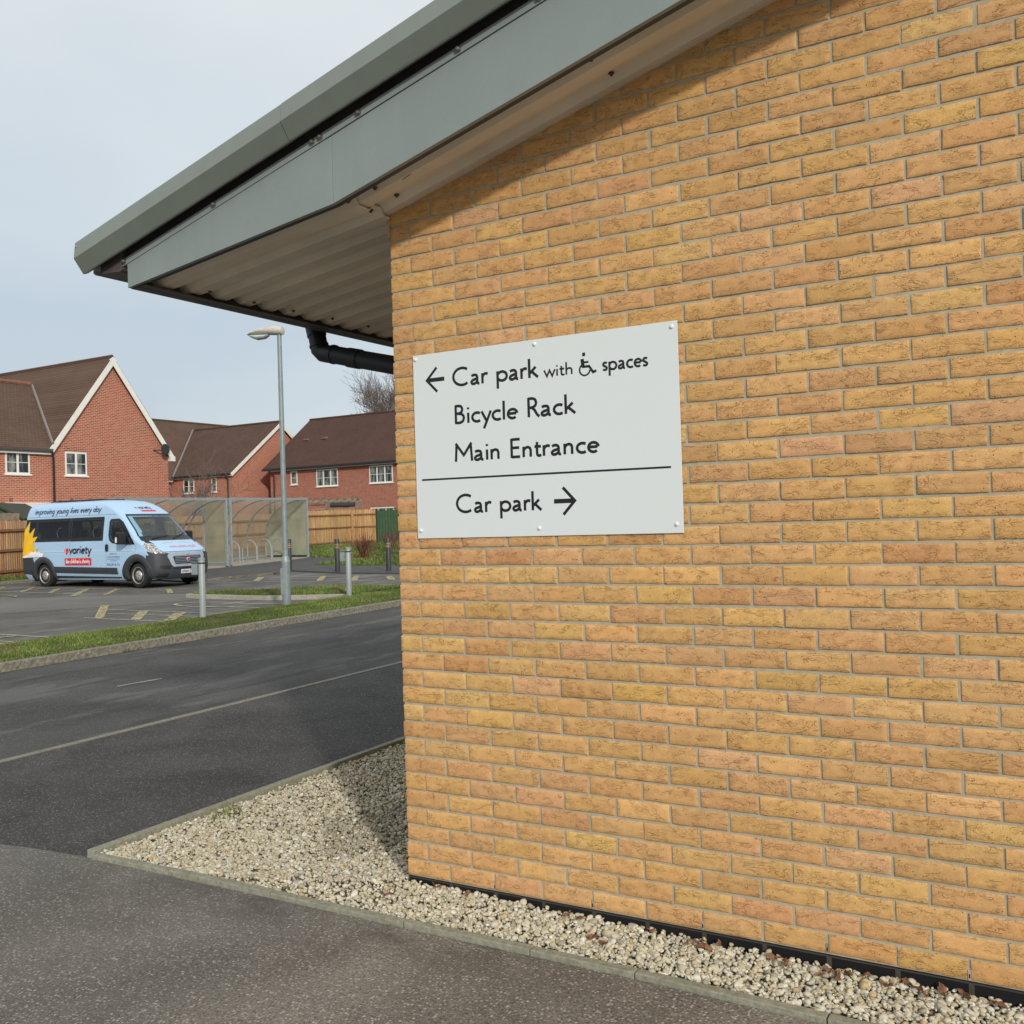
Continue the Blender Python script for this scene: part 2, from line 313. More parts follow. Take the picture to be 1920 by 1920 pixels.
class MB:
    def __init__(s): s.v = []; s.f = []; s.tone = None
    def add(s, vs, fs):
        k = len(s.v); s.v += [tuple(v) for v in vs]; s.f += [tuple(i+k for i in f) for f in fs]; return s
    def box(s, x0, x1, y0, y1, z0, z1):
        return s.add([(x0, y0, z0), (x1, y0, z0), (x1, y1, z0), (x0, y1, z0), (x0, y0, z1), (x1, y0, z1), (x1, y1, z1), (x0, y1, z1)],
                     [(0, 3, 2, 1), (4, 5, 6, 7), (0, 1, 5, 4), (1, 2, 6, 5), (2, 3, 7, 6), (3, 0, 4, 7)])
    def beam(s, a, b, w, h, up=(0, 0, 1)):
        a = Vector(a); b = Vector(b); d = (b-a).normalized(); u = Vector(up); r = d.cross(u).normalized(); u = r.cross(d)
        vs = []
        for p in (a, b):
            for i, j in ((-1, -1), (1, -1), (1, 1), (-1, 1)): vs.append(p + r*i*w/2 + u*j*h/2)
        return s.add(vs, [(0, 1, 2, 3), (7, 6, 5, 4), (0, 4, 5, 1), (1, 5, 6, 2), (2, 6, 7, 3), (3, 7, 4, 0)])
    def tube(s, pts, rad, n=10, cap=True):
        pts = [Vector(p) for p in pts]; k = len(pts)
        if isinstance(rad, (int, float)): rad = [rad]*k
        vs = []; prev = None
        for i, p in enumerate(pts):
            d = (pts[min(i+1, k-1)]-pts[max(i-1, 0)]).normalized()
            if prev is None:
                a = Vector((0, 0, 1)) if abs(d.z) < .9 else Vector((1, 0, 0)); x = d.cross(a).normalized()
            else: x = (prev - d*prev.dot(d)).normalized()
            prev = x; y = d.cross(x)
            for j in range(n):
                t = 2*math.pi*j/n; vs.append(p + (x*math.cos(t) + y*math.sin(t))*rad[i])
        fs = [(i*n+j, i*n+(j+1) % n, (i+1)*n+(j+1) % n, (i+1)*n+j) for i in range(k-1) for j in range(n)]
        if cap: fs += [tuple(range(n-1, -1, -1)), tuple((k-1)*n+j for j in range(n))]
        return s.add(vs, fs)
    def lathe(s, c, prof, n=20, axis='z'):
        vs = []
        for r_, h in prof:
            for j in range(n):
                t = 2*math.pi*j/n; a, b = r_*math.cos(t), r_*math.sin(t)
                vs.append({'z': (c[0]+a, c[1]+b, c[2]+h), 'y': (c[0]+a, c[1]+h, c[2]+b), 'x': (c[0]+h, c[1]+a, c[2]+b)}[axis])
        k = len(prof)
        fs = [(i*n+j, i*n+(j+1) % n, (i+1)*n+(j+1) % n, (i+1)*n+j) for i in range(k-1) for j in range(n)]
        fs += [tuple(range(n)), tuple((k-1)*n+j for j in range(n))]
        return s.add(vs, fs)
    def prism(s, poly, axis, a, b):
        def P(u, v, w): return {'x': (w, u, v), 'y': (u, w, v), 'z': (u, v, w)}[axis]
        n = len(poly); vs = [P(u, v, a) for u, v in poly]+[P(u, v, b) for u, v in poly]
        return s.add(vs, [tuple(range(n)), tuple(range(2*n-1, n-1, -1))]+[(i, (i+1) % n, n+(i+1) % n, n+i) for i in range(n)])
    def slab(s, quad, th):
        q = [Vector(p) for p in quad]; n = len(q)
        nn = (q[1]-q[0]).cross(q[2]-q[0]).normalized()
        if nn.z < 0: nn = -nn
        vs = q+[p-nn*th for p in q]
        return s.add(vs, [tuple(range(n)), tuple(range(2*n-1, n-1, -1))]+[(i, (i+1) % n, n+(i+1) % n, n+i) for i in range(n)])
    def build(s, name, mat, parent=None, smooth=False, bev=0, label=None, fixn=True, local=False):
        me = bpy.data.meshes.new(name)
        o0 = ORG.get(parent, Vector((0, 0, 0))) if parent is not None else Vector((0, 0, 0))
        me.from_pydata([(v[0]-o0.x, v[1]-o0.y, v[2]-o0.z) for v in s.v], [], s.f); me.materials.append(mat)
        if fixn:
            bm = bmesh.new(); bm.from_mesh(me); bmesh.ops.recalc_face_normals(bm, faces=bm.faces); bm.to_mesh(me); bm.free()
        if smooth: me.polygons.foreach_set('use_smooth', [True]*len(me.polygons))
        o = bpy.data.objects.new(name, me); COL.objects.link(o)
        if parent is not None: o.parent = parent
        ORG[o] = o0
        if bev:
            m = o.modifiers.new('bevel', 'BEVEL'); m.width = bev; m.segments = 2; m.limit_method = 'ANGLE'
        if smooth:
            try: me.shade_smooth_by_angle(R(40)) if hasattr(me, 'shade_smooth_by_angle') else me.set_sharp_from_angle(angle=R(40))
            except Exception: pass
        if label: o['label'] = label
        return o
def tone_attr(me, cols, name='tone'):
    a = me.color_attributes.new(name, 'FLOAT_COLOR', 'POINT'); a.data.foreach_set('color', np.asarray(cols, np.float32).ravel())
def npmesh(name, V, F, mat, cols=None, parent=None, smooth=False):
    me = bpy.data.meshes.new(name); n = F.shape[1]
    me.vertices.add(len(V)); me.vertices.foreach_set('co', V.astype(np.float32).ravel())
    me.loops.add(F.size); me.loops.foreach_set('vertex_index', F.astype(np.int32).ravel())
    me.polygons.add(len(F)); me.polygons.foreach_set('loop_start', np.arange(0, F.size, n, dtype=np.int32))
    me.polygons.foreach_set('loop_total', np.full(len(F), n, np.int32)); me.update(calc_edges=True)
    if smooth: me.polygons.foreach_set('use_smooth', [True]*len(F))
    if cols is not None: tone_attr(me, cols)
    me.materials.append(mat); me.validate()
    o = bpy.data.objects.new(name, me); COL.objects.link(o)
    if parent is not None: o.parent = parent
    return o
build_mats()
# ================================================================ the yellow brick building
SL = .2593
def SZ(x): return 2.893 + SL*x
bld = thing('brick_building', 'yellow brick building with a low pitched roof, deep grey verge and beige corrugated soffit', 'building', (0, 0, 0))
def front_bricks():
    pal = [((.650, .398, .158), 9), ((.650, .386, .164), 7), ((.655, .412, .155), 4), ((.645, .385, .185), 2), ((.570, .305, .142), .7), ((.685, .450, .175), 1.5), ((.620, .358, .150), 3)]
    pc = np.array([p[0] for p in pal]); pw = np.array([p[1] for p in pal]); pw = pw/pw.sum(); pc = (pc*.8+(pc*pw[:, None]).sum(0)*.2)*np.array([1.0, .965, .98])
    Vs = []; Fs = []; Cs = []; Sd = []; base = 0
    NU, NV = 12, 6
    gv, gu = np.meshgrid(np.arange(NV), np.arange(NU), indexing='ij')
    idx = (gv*NU+gu)
    q = np.stack([idx[:-1, :-1], idx[:-1, 1:], idx[1:, 1:], idx[1:, :-1]], -1).reshape(-1, 4)
    ring = list(idx[0, :])+list(idx[1:, -1])+list(idx[-1, -2::-1])+list(idx[-2:0:-1, 0]); ring = np.array(ring); nr = len(ring)
    for k in range(0, 60):
        x = 0.0; first = True
        while x < 4.7:
            L = (.1025 if (k % 2 and first) else .215)
            z0 = .075*k+.005; z1 = z0+.065
            if z0 > SZ(x+L)+.10: x += L+.01; first = False; continue
            x0 = x + rng.normal(0, .0012); x1 = x+L + rng.normal(0, .0012)
            zz0 = z0 + rng.normal(0, .0009); zz1 = z1 + rng.normal(0, .0009)
            if first: x0 = rng.normal(0, .0015)
            r = .0024
            us = np.concatenate([[0, r*.35, r], np.linspace(.02, (x1-x0)-.02, NU-6), [(x1-x0)-r, (x1-x0)-r*.35, (x1-x0)]])
            vs = np.array([0, r, .02, .045, (zz1-zz0)-r, (zz1-zz0)])
            U, Vv = np.meshgrid(us, vs)
            X = x0+U; Z = zz0+Vv
            Y = np.full_like(X, rng.normal(0, .0009)) + rng.normal(0, .00035, X.shape)
            edge = np.minimum(np.minimum(U, (x1-x0)-U), np.minimum(Vv, (zz1-zz0)-Vv))
            Y += np.where(edge < r*.2, .0020, np.where(edge < r*.7, .0006, 0))
            jit = rng.normal(0, .0009, X.shape); X[:, [0, -1]] += jit[:, [0, -1]]; Z[[0, -1], :] += jit[[0, -1], :]*.8
            if zz0 > SZ(x0)-.005: Y += .0
            front = np.stack([X, Y, Z], -1).reshape(-1, 3)
            back = front[ring].copy(); back[:, 1] = .016
            Vs += [front, back]; n = len(front)
            Fs.append(q+base)
            rr = np.stack([ring, np.roll(ring, -1), n+(np.arange(nr)+1) % nr, n+np.arange(nr)], -1); rr = rr[:, ::-1]
            Fs.append(rr+base); base += n+nr
            c = pc[rng.choice(len(pal), p=pw)]*rng.normal(1, .05)*np.array([1, rng.normal(1, .018), rng.normal(1, .05)])
            Cs.append(np.tile(np.append(c, 1), (n+nr, 1))); Sd.append(np.full(n+nr, rng.random()*50))
            x += L+.01; first = False
    V = np.concatenate(Vs); F = np.concatenate(Fs)
    o = npmesh('brick_facing', V, F, M['ybrick'], np.concatenate(Cs), bld)
    a = o.data.attributes.new('seed', 'FLOAT', 'POINT'); a.data.foreach_set('value', np.concatenate(Sd).astype(np.float32))
    return o
front_bricks()
# mortar and wall core (gable shaped), side wall
MB().prism([(.004, -.075), (9, -.075), (9, SZ(5.5)-.9), (5.5, SZ(5.5)+.06), (.004, SZ(.004)+.06)], 'y', .0040, .10).build('mortar_bed', M['mortar'], bld)
MB().box(.002, 9, .1, 10, -.4, 2.86).build('side_wall', M['ybrick_side'], bld)
# black engineering course, with mortar perpends
MB().box(.001, 4.7, .0015, .1, -.0755, -.003).build('damp_course', M['blackbrick'], bld)
MB().box(.001, 4.7, .004, .1, -.45, -.066).build('footing', M['blackbrick'], bld)
b = MB(); b.box(0, 4.7, .001, .02, -.0035, .0005); b.build('membrane', M['black'], bld)
# weep vents in the bottom course
for xc in (.445+.9*0, .895+.0, 1.345, 1.795, 2.245):
    w = MB(); w.box(xc-.0045, xc+.0045, -.0008, .01, .006, .036); wv = w.build('weep_vent', M['tape'], bld)
    w = MB(); w.box(xc-.0022, xc+.0022, -.0012, .009, .010, .024); w.build('vent_slot', M['black'], wv)
# soffit profile across y
def prof(y):
    t = ((y+.0252)/.168) % 1.0
    if t < .30: return 0
    if t < .44: return .028*(t-.30)/.14
    if t < .74: return .028
    if t < .88: return .028*(1-(t-.74)/.14)
    return 0
def corr(xs, zf, y0, y1, th=.0025, dz=0):
    ys = []; y = y0
    br = [0, .30, .44, .74, .88]
    k = 0
    while True:
        st = -.0252 - .336 + .168*k
        if st > y1: break
        for t in br:
            yy = st+.168*t
            if y0 <= yy <= y1: ys.append(yy)
        k += 1
    ys = sorted(set([y0]+ys+[y1])); m = MB(); n = len(ys)
    vs = [(x, y, zf(x)+prof(y)+dz) for x in xs for y in ys]; vs += [(x, y, z+th) for x, y, z in vs]
    N = n*len(xs); fs = []
    for i in range(len(xs)-1):
        for j in range(n-1):
            a, b_, c, d = i*n+j, i*n+j+1, (i+1)*n+j+1, (i+1)*n+j
            fs += [(a, b_, c, d), (N+d, N+c, N+b_, N+a)]
    for j in range(n-1):
        for i in (0, len(xs)-1):
            a, b_ = i*n+j, i*n+j+1; fs.append((a, b_, N+b_, N+a))
    m.add(vs, fs); return m
corr([-.018, 2, 5.5], lambda x: SZ(x)+.004, -.318, .004).build('gable_soffit', M['soffit'], bld, fixn=False)
corr([-1.262, -.6, .006], lambda x: 2.886+.130*x-.004, -.318, 10, .005).build('eaves_soffit', M['soffit'], bld, fixn=False)
MB().box(-.012, .0, .0, 10, 2.80, 2.93).build('wall_head_trim', M['ybrick_side'], bld)
# fascia panels along the verge, return lip below
FY = -.34
def zb(x): return SZ(x)-.018 if x >= -.03 else 2.705+(2.867-2.705)*(x+1.308)/1.278
def fpanel(x0, x1, name, mat=M['fascia']):
    pts = [(x0, zb(x0)), (x1, zb(x1)), (x1, SZ(x1)+.262), (x0, SZ(x0)+.262 + (0 if x0 > -1.2 else .015))]
    MB().prism(pts, 'y', FY, FY+.02).build(name, mat, bld, bev=.0012)
fpanel(-1.308, -.0300, 'fascia_panel'); fpanel(-.0285, 5.5, 'fascia_panel')
MB().slab([(-1.308, FY+.0205, zb(-1.308)+.0035), (-.03, FY+.0205, zb(-.03)+.0035), (-.03, -.295, zb(-.03)+.0035), (-1.308, -.295, zb(-1.308)+.0035)], .003).build('fascia_lip', M['cladding'], bld)
MB().slab([(-.0299, FY+.0205, zb(-.0299)+.0035), (5.5, FY+.0205, zb(5.5)+.0035), (5.5, -.295, zb(5.5)+.0035), (-.0299, -.295, zb(-.0299)+.0035)], .003).build('fascia_lip', M['cladding'], bld)
# upper strip behind the capping carrying the bolts
def par(x0, x1, s0, s1, y0, y1, name, mat, bev=0):
    return MB().prism([(x0, SZ(x0)+s0), (x1, SZ(x1)+s0), (x1, SZ(x1)+s1), (x0, SZ(x0)+s1)], 'y', y0, y1).build(name, mat, bld, bev=bev)
par(-1.345, 5.5, .2655, .297, FY-.004, FY+.024, 'fixing_strip', M['fascia'])
par(-1.34, 5.5, .24, .45, -.315, -.305, 'recess_shade_sheet', M['darkmetal'])  # dark sheet stands in for the shade in the recess behind the capping
# capping: folded section swept up the slope, two lengths lapped
def cap(x0, x1, off, name):
    pr = [(-.375, .320), (-.400, .309), (-.401, .3085), (-.450, .371), (-.4505, .372), (-.441, .448), (-.440, .4495), (-.30, .462), (-.05, .47)]
    pr2 = [(y-off, s+off*.3) for y, s in pr]; inn = [(y+.004, s-.003) for y, s in pr2]
    m = MB(); n = len(pr)
    vs = [(x, y, SZ(x)+s) for x in (x0, x1) for y, s in pr2] + [(x, y, SZ(x)+s) for x in (x0, x1) for y, s in inn]
    fs = [(i, i+1, n+i+1, n+i) for i in range(n-1)]+[(2*n+n+i, 2*n+n+i+1, 2*n+i+1, 2*n+i) for i in range(n-1)]
    for e in (0, n): fs += [(e+i, 2*n+e+i, 2*n+e+i+1, e+i+1) for i in range(n-1)]
    fs += [(0, n, 3*n, 2*n)]
    return m.add(vs, fs).build(name, M['cap'], bld)
cap(-1.555, -.2065, 0, 'verge_capping'); cap(-.2035, 5.5, .0016, 'verge_capping')
MB().slab([(-1.54, -.05, SZ(-1.54)+.465), (5.5, -.05, SZ(5.5)+.465), (5.5, 10, SZ(5.5)+.465), (-1.54, 10, SZ(-1.54)+.465)], .03).build('roof_sheet', M['cap'], bld)
MB().slab([(5.5, -.44, SZ(5.5)+.46), (12.4, -.44, SZ(5.5)-1.3), (12.4, 10, SZ(5.5)-1.3), (5.5, 10, SZ(5.5)+.46)], .05).build('rear_roof_sheet', M['cap'], bld)
# open end of the capping: small folded end piece with a ragged pale patch
MB().prism([(-.436, 2.935), (-.446, 2.862), (-.398, 2.805), (-.34, 2.84), (-.34, 2.94)], 'x', -1.538, -1.5355).build('end_flashing', M['darkmetal'], bld)
MB().prism([(-.395, 2.812), (-.375, 2.842), (-.348, 2.868), (-.33, 2.83), (-.33, 2.80), (-.36, 2.806)], 'x', -1.49, -1.487).build('end_flashing', M['steel'], bld)
for y, z in ((-.443, 2.918), (-.409, 2.822)):
    MB().lathe((-1.543, y-.004, z), [(.0045, .004), (.0045, 0), (.002, -.003)], 8, 'y').build('rivet', M['steel'], bld)
# gutter and eaves beam running back along the building
gz0 = 2.785
g = MB(); g.prism([(-1.545, gz0+.022), (-1.53, gz0+.012), (-1.345, gz0), (-1.335, gz0+.01), (-1.335, gz0+.12), (-1.545, gz0+.12)], 'y', -.352, 10); g.build('gutter', M['darkmetal'], bld, bev=.003)
MB().box(-1.312, -1.262, FY+.0215, 10, 2.7045, 2.90).build('eaves_beam', M['darkmetal'], bld)
MB().box(-1.262, -1.205, FY+.0225, 10, 2.7055, 2.7115).build('eaves_flange', M['darkmetal'], bld)
MB().prism([(-1.262, 2.7065), (-1.20, 2.7065), (-1.262, 2.775)], 'y', -.02, 10).build('eaves_closer', M['blackplastic'], bld)
# screws
for x in (-1.323, -.713, -.128, -.084, .12, .609, .964, 1.45, 1.9):
    z = SZ(x)+.287
    m = MB(); m.lathe((x, FY-.004, z-.004), [(.0135, 0), (.0135, -.003), (.009, -.0035), (.009, -.012), (.004, -.015)], 10, 'y'); m.build('bolt', M['screw'], bld, smooth=True)
for x, y in ((.103, -.228), (.102, -.078), (1.112, -.235), (1.12, -.078), (-.028, -.245), (-.03, -.09), (2.1, -.23), (2.1, -.078)):
    z = (SZ(x)+.004 if x > -.01 else 2.882+.13*x)+prof(y)
    m = MB(); m.lathe((x, y, z-.001), [(.012, 0), (.012, -.003), (.007, -.004), (.006, -.011), (.003, -.012)], 10); m.build('bolt', M['screwb'], bld, smooth=True)
for y in (.02, .323, .622, .95, 1.28):
    z = 2.882-.149+prof(y)
    m = MB(); m.lathe((-1.145, y, z-.001), [(.010, 0), (.010, -.003), (.005, -.009)], 8); m.build('bolt', M['screwb'], bld, smooth=True)
# a hanging thread of dry root at the lap
m = MB(); m.tube([(.33, -.20, SZ(.33)+.026), (.30, -.19, SZ(.30)+.012), (.27, -.205, SZ(.27)+.004), (.235, -.215, SZ(.235)-.006)], .0016, 5); m.build('dry_tendril', M['bark'], bld)
# downpipe with its swan neck
dp = thing('downpipe', 'black plastic downpipe with swan neck under the gutter of the yellow brick building', 'downpipe', (-1.42, 1.15, 2.78))
m = MB(); m.tube([(-1.462, 1.15, 2.79), (-1.445, 1.15, 2.72), (-1.422, 1.15, 2.618), (-1.40, 1.15, 2.600), (-1.36, 1.148, 2.590), (-1.28, 1.145, 2.572), (-1.1, 1.14, 2.527), (-.15, 1.12, 2.29), (-.09, 1.12, 2.26), (-.075, 1.12, 2.2), (-.075, 1.12, -.08)], .0545, 20); m.build('pipe', M['pipe'], dp, smooth=True)
for a, b_ in (((-1.460, 1.15, 2.78), (-1.443, 1.15, 2.71)), ((-1.19, 1.1425, 2.549), (-1.10, 1.14, 2.527)), ((-1.32, 1.147, 2.583), (-1.30, 1.146, 2.578)), ((-1.430, 1.15, 2.655), (-1.427, 1.15, 2.642))):
    m = MB(); m.tube([a, b_], .0595, 20); m.build('collar', M['pipe'], dp, smooth=True)
# ---------------------------------------------------------------- sign
sg = thing('direction_sign', 'white rectangular sign with black lettering and arrows screwed to the yellow brick wall', 'sign', (.7165, -.006, 1.868))
MB().box(.110, 1.3235, -.0065, -.0032, 1.471, 2.264).build('panel', M['signwhite'], sg, bev=.0008)
for x, z in ((.124, 2.246), (.715, 2.245), (1.301, 2.242), (.128, 1.505), (.712, 1.502), (1.297, 1.504)):
    m = MB(); m.lathe((x, -.0062, z), [(.0085, 0), (.0085, -.002), (.0065, -.005), (.003, -.0065)], 14, 'y'); m.build('screw_cap', M['white'], sg, smooth=True)
def spl(P, n=6):
    out = []; P = [P[0]]+list(P)+[P[-1]]
    for i in range(1, len(P)-2):
        for k in range(n):
            t = k/n; a, b, c, d = P[i-1], P[i], P[i+1], P[i+2]
            out.append(tuple(.5*(2*b[j]+(c[j]-a[j])*t+(2*a[j]-5*b[j]+4*c[j]-d[j])*t*t+(-a[j]+3*b[j]-3*c[j]+d[j])*t**3) for j in (0, 1)))
    out.append(P[-2]); return out
def arc(cx, cy, rx, ry, a0, a1, n=26): return [(cx+rx*math.cos(R(a0+(a1-a0)*i/n)), cy+ry*math.sin(R(a0+(a1-a0)*i/n))) for i in range(n+1)]
GL = {  # advance, strokes
 'C': (1.02, [arc(.56, .5, .50, .455, 52, 308)]),
 'a': (.60, [spl([(.08, .455), (.17, .495), (.28, .50), (.37, .46), (.405, .36), (.405, .22), (.41, .10), (.45, .04), (.52, .035)]), spl([(.405, .305), (.28, .27), (.14, .22), (.075, .14), (.11, .055), (.20, .03), (.31, .07), (.40, .15)])]),
 'r': (.42, [[(.10, 0), (.10, .545)], spl([(.10, .33), (.15, .43), (.23, .50), (.31, .51), (.40, .48)])]),
 'p': (.70, [[(.10, -.37), (.10, .545)], arc(.345, .27, .255, .235, 152, -152)]),
 'k': (.60, [[(.10, 0), (.10, .99)], [(.12, .235), (.44, .545)], [(.21, .335), (.55, 0)]]),
 'w': (.82, [[(.03, .545), (.225, .03), (.41, .50), (.595, .03), (.79, .545)]]),
 'i': (.26, [[(.12, 0), (.12, .545)], [(.12, .72), (.12, .83)]]),
 't': (.40, [spl([(.16, .74), (.16, .50), (.16, .16), (.19, .06), (.27, .03), (.37, .06)]), [(.03, .505), (.36, .505)]]),
 'h': (.64, [[(.10, 0), (.10, .99)], spl([(.10, .33), (.17, .45), (.29, .505), (.41, .47), (.46, .37), (.465, .22), (.465, 0)])]),
 'n': (.62, [[(.10, 0), (.10, .545)], spl([(.10, .33), (.17, .45), (.29, .505), (.40, .47), (.45, .37), (.455, .22), (.455, 0)])]),
 's': (.44, [spl([(.355, .46), (.27, .505), (.16, .495), (.09, .43), (.10, .345), (.19, .285), (.29, .23), (.345, .155), (.31, .07), (.21, .035), (.06, .075)])]),
 'c': (.54, [arc(.33, .27, .255, .235, 52, 308)]),
 'e': (.60, [[(.085, .285), (.50, .285)], arc(.31, .27, .235, .235, 4, 312)]),
 'B': (.66, [[(.11, 0), (.11, 1)], [(.10, .955), (.28, .955)]+spl([(.28, .955), (.41, .90), (.46, .77), (.42, .62), (.28, .545)])[1:]+[(.10, .535)], spl([(.26, .535), (.42, .50), (.52, .40), (.535, .27), (.48, .12), (.34, .05), (.26, .045)])+[(.10, .045)]]),
 'y': (.54, [[(.03, .545), (.28, .03)], [(.52, .545), (.14, -.37)]]),
 'l': (.24, [[(.11, 0), (.11, .99)]]),
 'R': (.68, [[(.11, 0), (.11, 1)], [(.10, .955), (.28, .955)]+spl([(.28, .955), (.42, .90), (.48, .75), (.44, .58), (.30, .49)])[1:]+[(.10, .475)], spl([(.27, .48), (.40, .35), (.52, .12), (.64, .0)])]),
 'M': (1.06, [[(.09, 0), (.145, .93)], [(.10, .98), (.53, .33), (.96, .98)], [(.915, .93), (.97, 0)]]),
 'E': (.62, [[(.11, 0), (.11, 1)], [(.11, .955), (.54, .955)], [(.11, .52), (.50, .52)], [(.11, .045), (.54, .045)]]),
 ' ': (.42, [])}
ZC = [0]
def ribbon(m, P, w, ox, oz, sc, y):
    n = len(P); L = []; Rr = []; P = [Vector((p[0], p[1])) for p in P]
    for i in range(n):
        d0 = (P[i]-P[i-1]).normalized() if i else None; d1 = (P[i+1]-P[i]).normalized() if i < n-1 else None
        if d0 is None: t = d1; k = 1
        elif d1 is None: t = d0; k = 1
        else:
            t = (d0+d1); t = t.normalized() if t.length > 1e-6 else d1; k = 1/max(.35, abs(t.dot(d1)))
        nn = Vector((-t.y, t.x))*w/2*k; L.append(P[i]+nn); Rr.append(P[i]-nn)
    vs = [(ox+p.x*sc, y, oz+p.y*sc) for p in L]+[(ox+p.x*sc, y, oz+p.y*sc) for p in Rr]
    m.add(vs, [(i, i+1, n+i+1, n+i) for i in range(n-1)])
def text(s, x0, x1, zb_, cap, name='lettering'):
    adv = sum(GL[c][0] for c in s); sc = cap; k = (x1-x0)/(adv*sc)
    m = MB(); x = x0
    for c in s:
        a, st = GL[c]
        for P in st:
            ZC[0] += 1; ribbon(m, [(p[0]*k, p[1]) for p in P], .150, x, zb_, sc, -.0068-.00003*(ZC[0] % 7))
        x += a*sc*k
    m.build(name, M['black'], sg, fixn=False)
def line(s, x0, x1, zb_, cap):
    tot = sum(GL[c][0] for c in s); x = x0
    for i, wd in enumerate(s.split(' ')):
        a = sum(GL[c][0] for c in wd)*(x1-x0)/tot; text(wd, x, x+a, zb_, cap); x += a+GL[' '][0]*(x1-x0)/tot
line('Car park', .313, .731, 2.111, .0785); line('with', .753, .890, 2.1075, .0505); line('spaces', 1.011, 1.204, 2.1065, .060)
line('Bicycle Rack', .315, .894, 1.9525, .0785); line('Main Entrance', .311, .990, 1.7925, .0785); line('Car park', .313, .728, 1.5755, .0785)
def strokes(name, L):
    m = MB()
    for P, w in L: ZC[0] += 1; ribbon(m, P, w, 0, 0, 1, -.0068-.00003*(ZC[0] % 7))
    m.build(name, M['black'], sg, fixn=False)
strokes('left_arrow', [([(.183, 2.150), (.272, 2.150)], .0175), ([(.234, 2.202), (.181, 2.150), (.234, 2.098)], .0115)])
strokes('right_arrow', [([(.782, 1.608), (.872, 1.608)], .0180), ([(.823, 1.662), (.875, 1.608), (.823, 1.554)], .0125)])
strokes('rule', [([(.141, 1.7235), (1.281, 1.7185)], .0078)])
wc = [([(.926, 2.162), (.929, 2.131)], .011), ([(.924, 2.131), (.955, 2.131), (.972, 2.106), (.986, 2.111)], .0075), ([(.929, 2.148), (.953, 2.148)], .006),
      (arc(.936, 2.119, .0225, .0225, 128, 352, 24), .0052)]
wc = [(P, w*1.35) for P, w in wc]
strokes('wheelchair_symbol', wc+[([(.9335, 2.1795-.0073), (.9335, 2.1795+.0073)], .0105), ([(.9335-.0066, 2.1795), (.9335+.0066, 2.1795)], .0105)])
# ================================================================ ground
def sheet(name, pts, off, mat, kind='structure', th=0):
    m = MB(); vs = [(x, y, zg(x, y)+off) for x, y in pts]; n = len(vs)
    if th:
        vs += [(x, y, z-th) for x, y, z in vs]
        m.add(vs, [tuple(range(n)), tuple(range(2*n-1, n-1, -1))]+[(i, (i+1) % n, n+(i+1) % n, n+i) for i in range(n)])
    else: m.add(vs, [tuple(range(n))])
    o = m.build(name, mat, fixn=False)
    bm = bmesh.new(); bm.from_mesh(o.data)
    if th: bmesh.ops.recalc_face_normals(bm, faces=bm.faces)
    else:
        for f in bm.faces:
            f.normal_update()
            if f.normal.z < 0: f.normal_flip()
    bm.to_mesh(o.data); bm.free()
    return props(o, kind=kind)
xs = [-500, -300, -160, -100, -60, -30, -12, 0, 6, 20, 60, 150, 400]; ys = [-300, -100, -40, -15, 0, 20, 50, 75, 100, 200, 400, 700]
m = MB(); m.add([(x, y, zg(x, y)-.09) for y in ys for x in xs], [(j*len(xs)+i, j*len(xs)+i+1, (j+1)*len(xs)+i+1, (j+1)*len(xs)+i) for j in range(len(ys)-1) for i in range(len(xs)-1)])
props(m.build('ground', M['earth'], fixn=False), kind='structure')
sheet('car_park', [(-33, -14), (-10.44, -14), (-10.44, 60), (-33, 60)], -.006, M['carpark'])
sheet('car_park_aisle', [(-30, 8.6), (-21, 9.4), (-18.12, 10.7), (-15.4, 12.2), (-13.2, 12.4), (-14.4, 9.5), (-15.4, 8.0), (-19.0, 4.6), (-24, 1.5)], -.002, M['aisle'])
sheet('road', [(-8.30, -14), (-4.2, -14), (-4.2, 60), (-8.30, 60)], 0, M['road'])
sheet('drive', [(-4.2, -14), (-1.8, -14), (-1.8, 30), (-4.2, 30)], 0, M['drive'])
sheet('road_edging_line', [(-4.235, -14), (-4.165, -14), (-4.165, 30), (-4.235, 30)], .006, M['edgeflush'], th=.01)
# footway in front of the building (split at x = 0 where the level changes)
rag = []
xx = -14.0
while xx < -1.9: rag.append((xx, -.245+.165*(xx+1.8)+random.uniform(-.012, .012))); xx += .16
rag.append((-1.79, -.262))
sheet('footway', rag+[(-1.74, -.27), (-1.238, -.262), (-.593, -.25), (0, -.242), (0, -14), (-14, -14)], .005, M['footway'])
sheet('footway', [(0, -14), (0, -.242), (.143, -.241), (.73, -.228), (1.16, -.221), (1.84, -.231), (2.6, -.235), (6, -.235), (6, -14)], .005, M['footway'])
sheet('footway', [(6, -14), (6, 1), (30, 1), (30, -14)], .005, M['footway'])
# edgings round the gravel
def strip(name, pts, w, top, depth, mat, side=1, seg=.914, gap=.004):
    """a run of kerb or edging units along a polyline; w is laid to the left of the line"""
    P = [Vector((*p, 0)) for p in pts]; m = MB()
    for a, b in zip(P[:-1], P[1:]):
        L = (b-a).length; d = (b-a)/L; nn = Vector((-d.y, d.x, 0))*w*side; k = max(1, round(L/seg))
        for i in range(k):
            p = a+d*(L*i/k+gap/2); q_ = a+d*(L*(i+1)/k-gap/2); dz = random.uniform(-.003, .003)
            c = [p, q_, q_+nn, p+nn]
            vs = [(v.x, v.y, zg(v.x, v.y)-depth) for v in c]+[(v.x, v.y, zg(v.x, v.y)+top+dz) for v in c]
            m.add(vs, [(0, 3, 2, 1), (4, 5, 6, 7), (0, 1, 5, 4), (1, 2, 6, 5), (2, 3, 7, 6), (3, 0, 4, 7)])
    return props(m.build(name, mat, bev=.008 if w > .08 else .004), kind='structure')
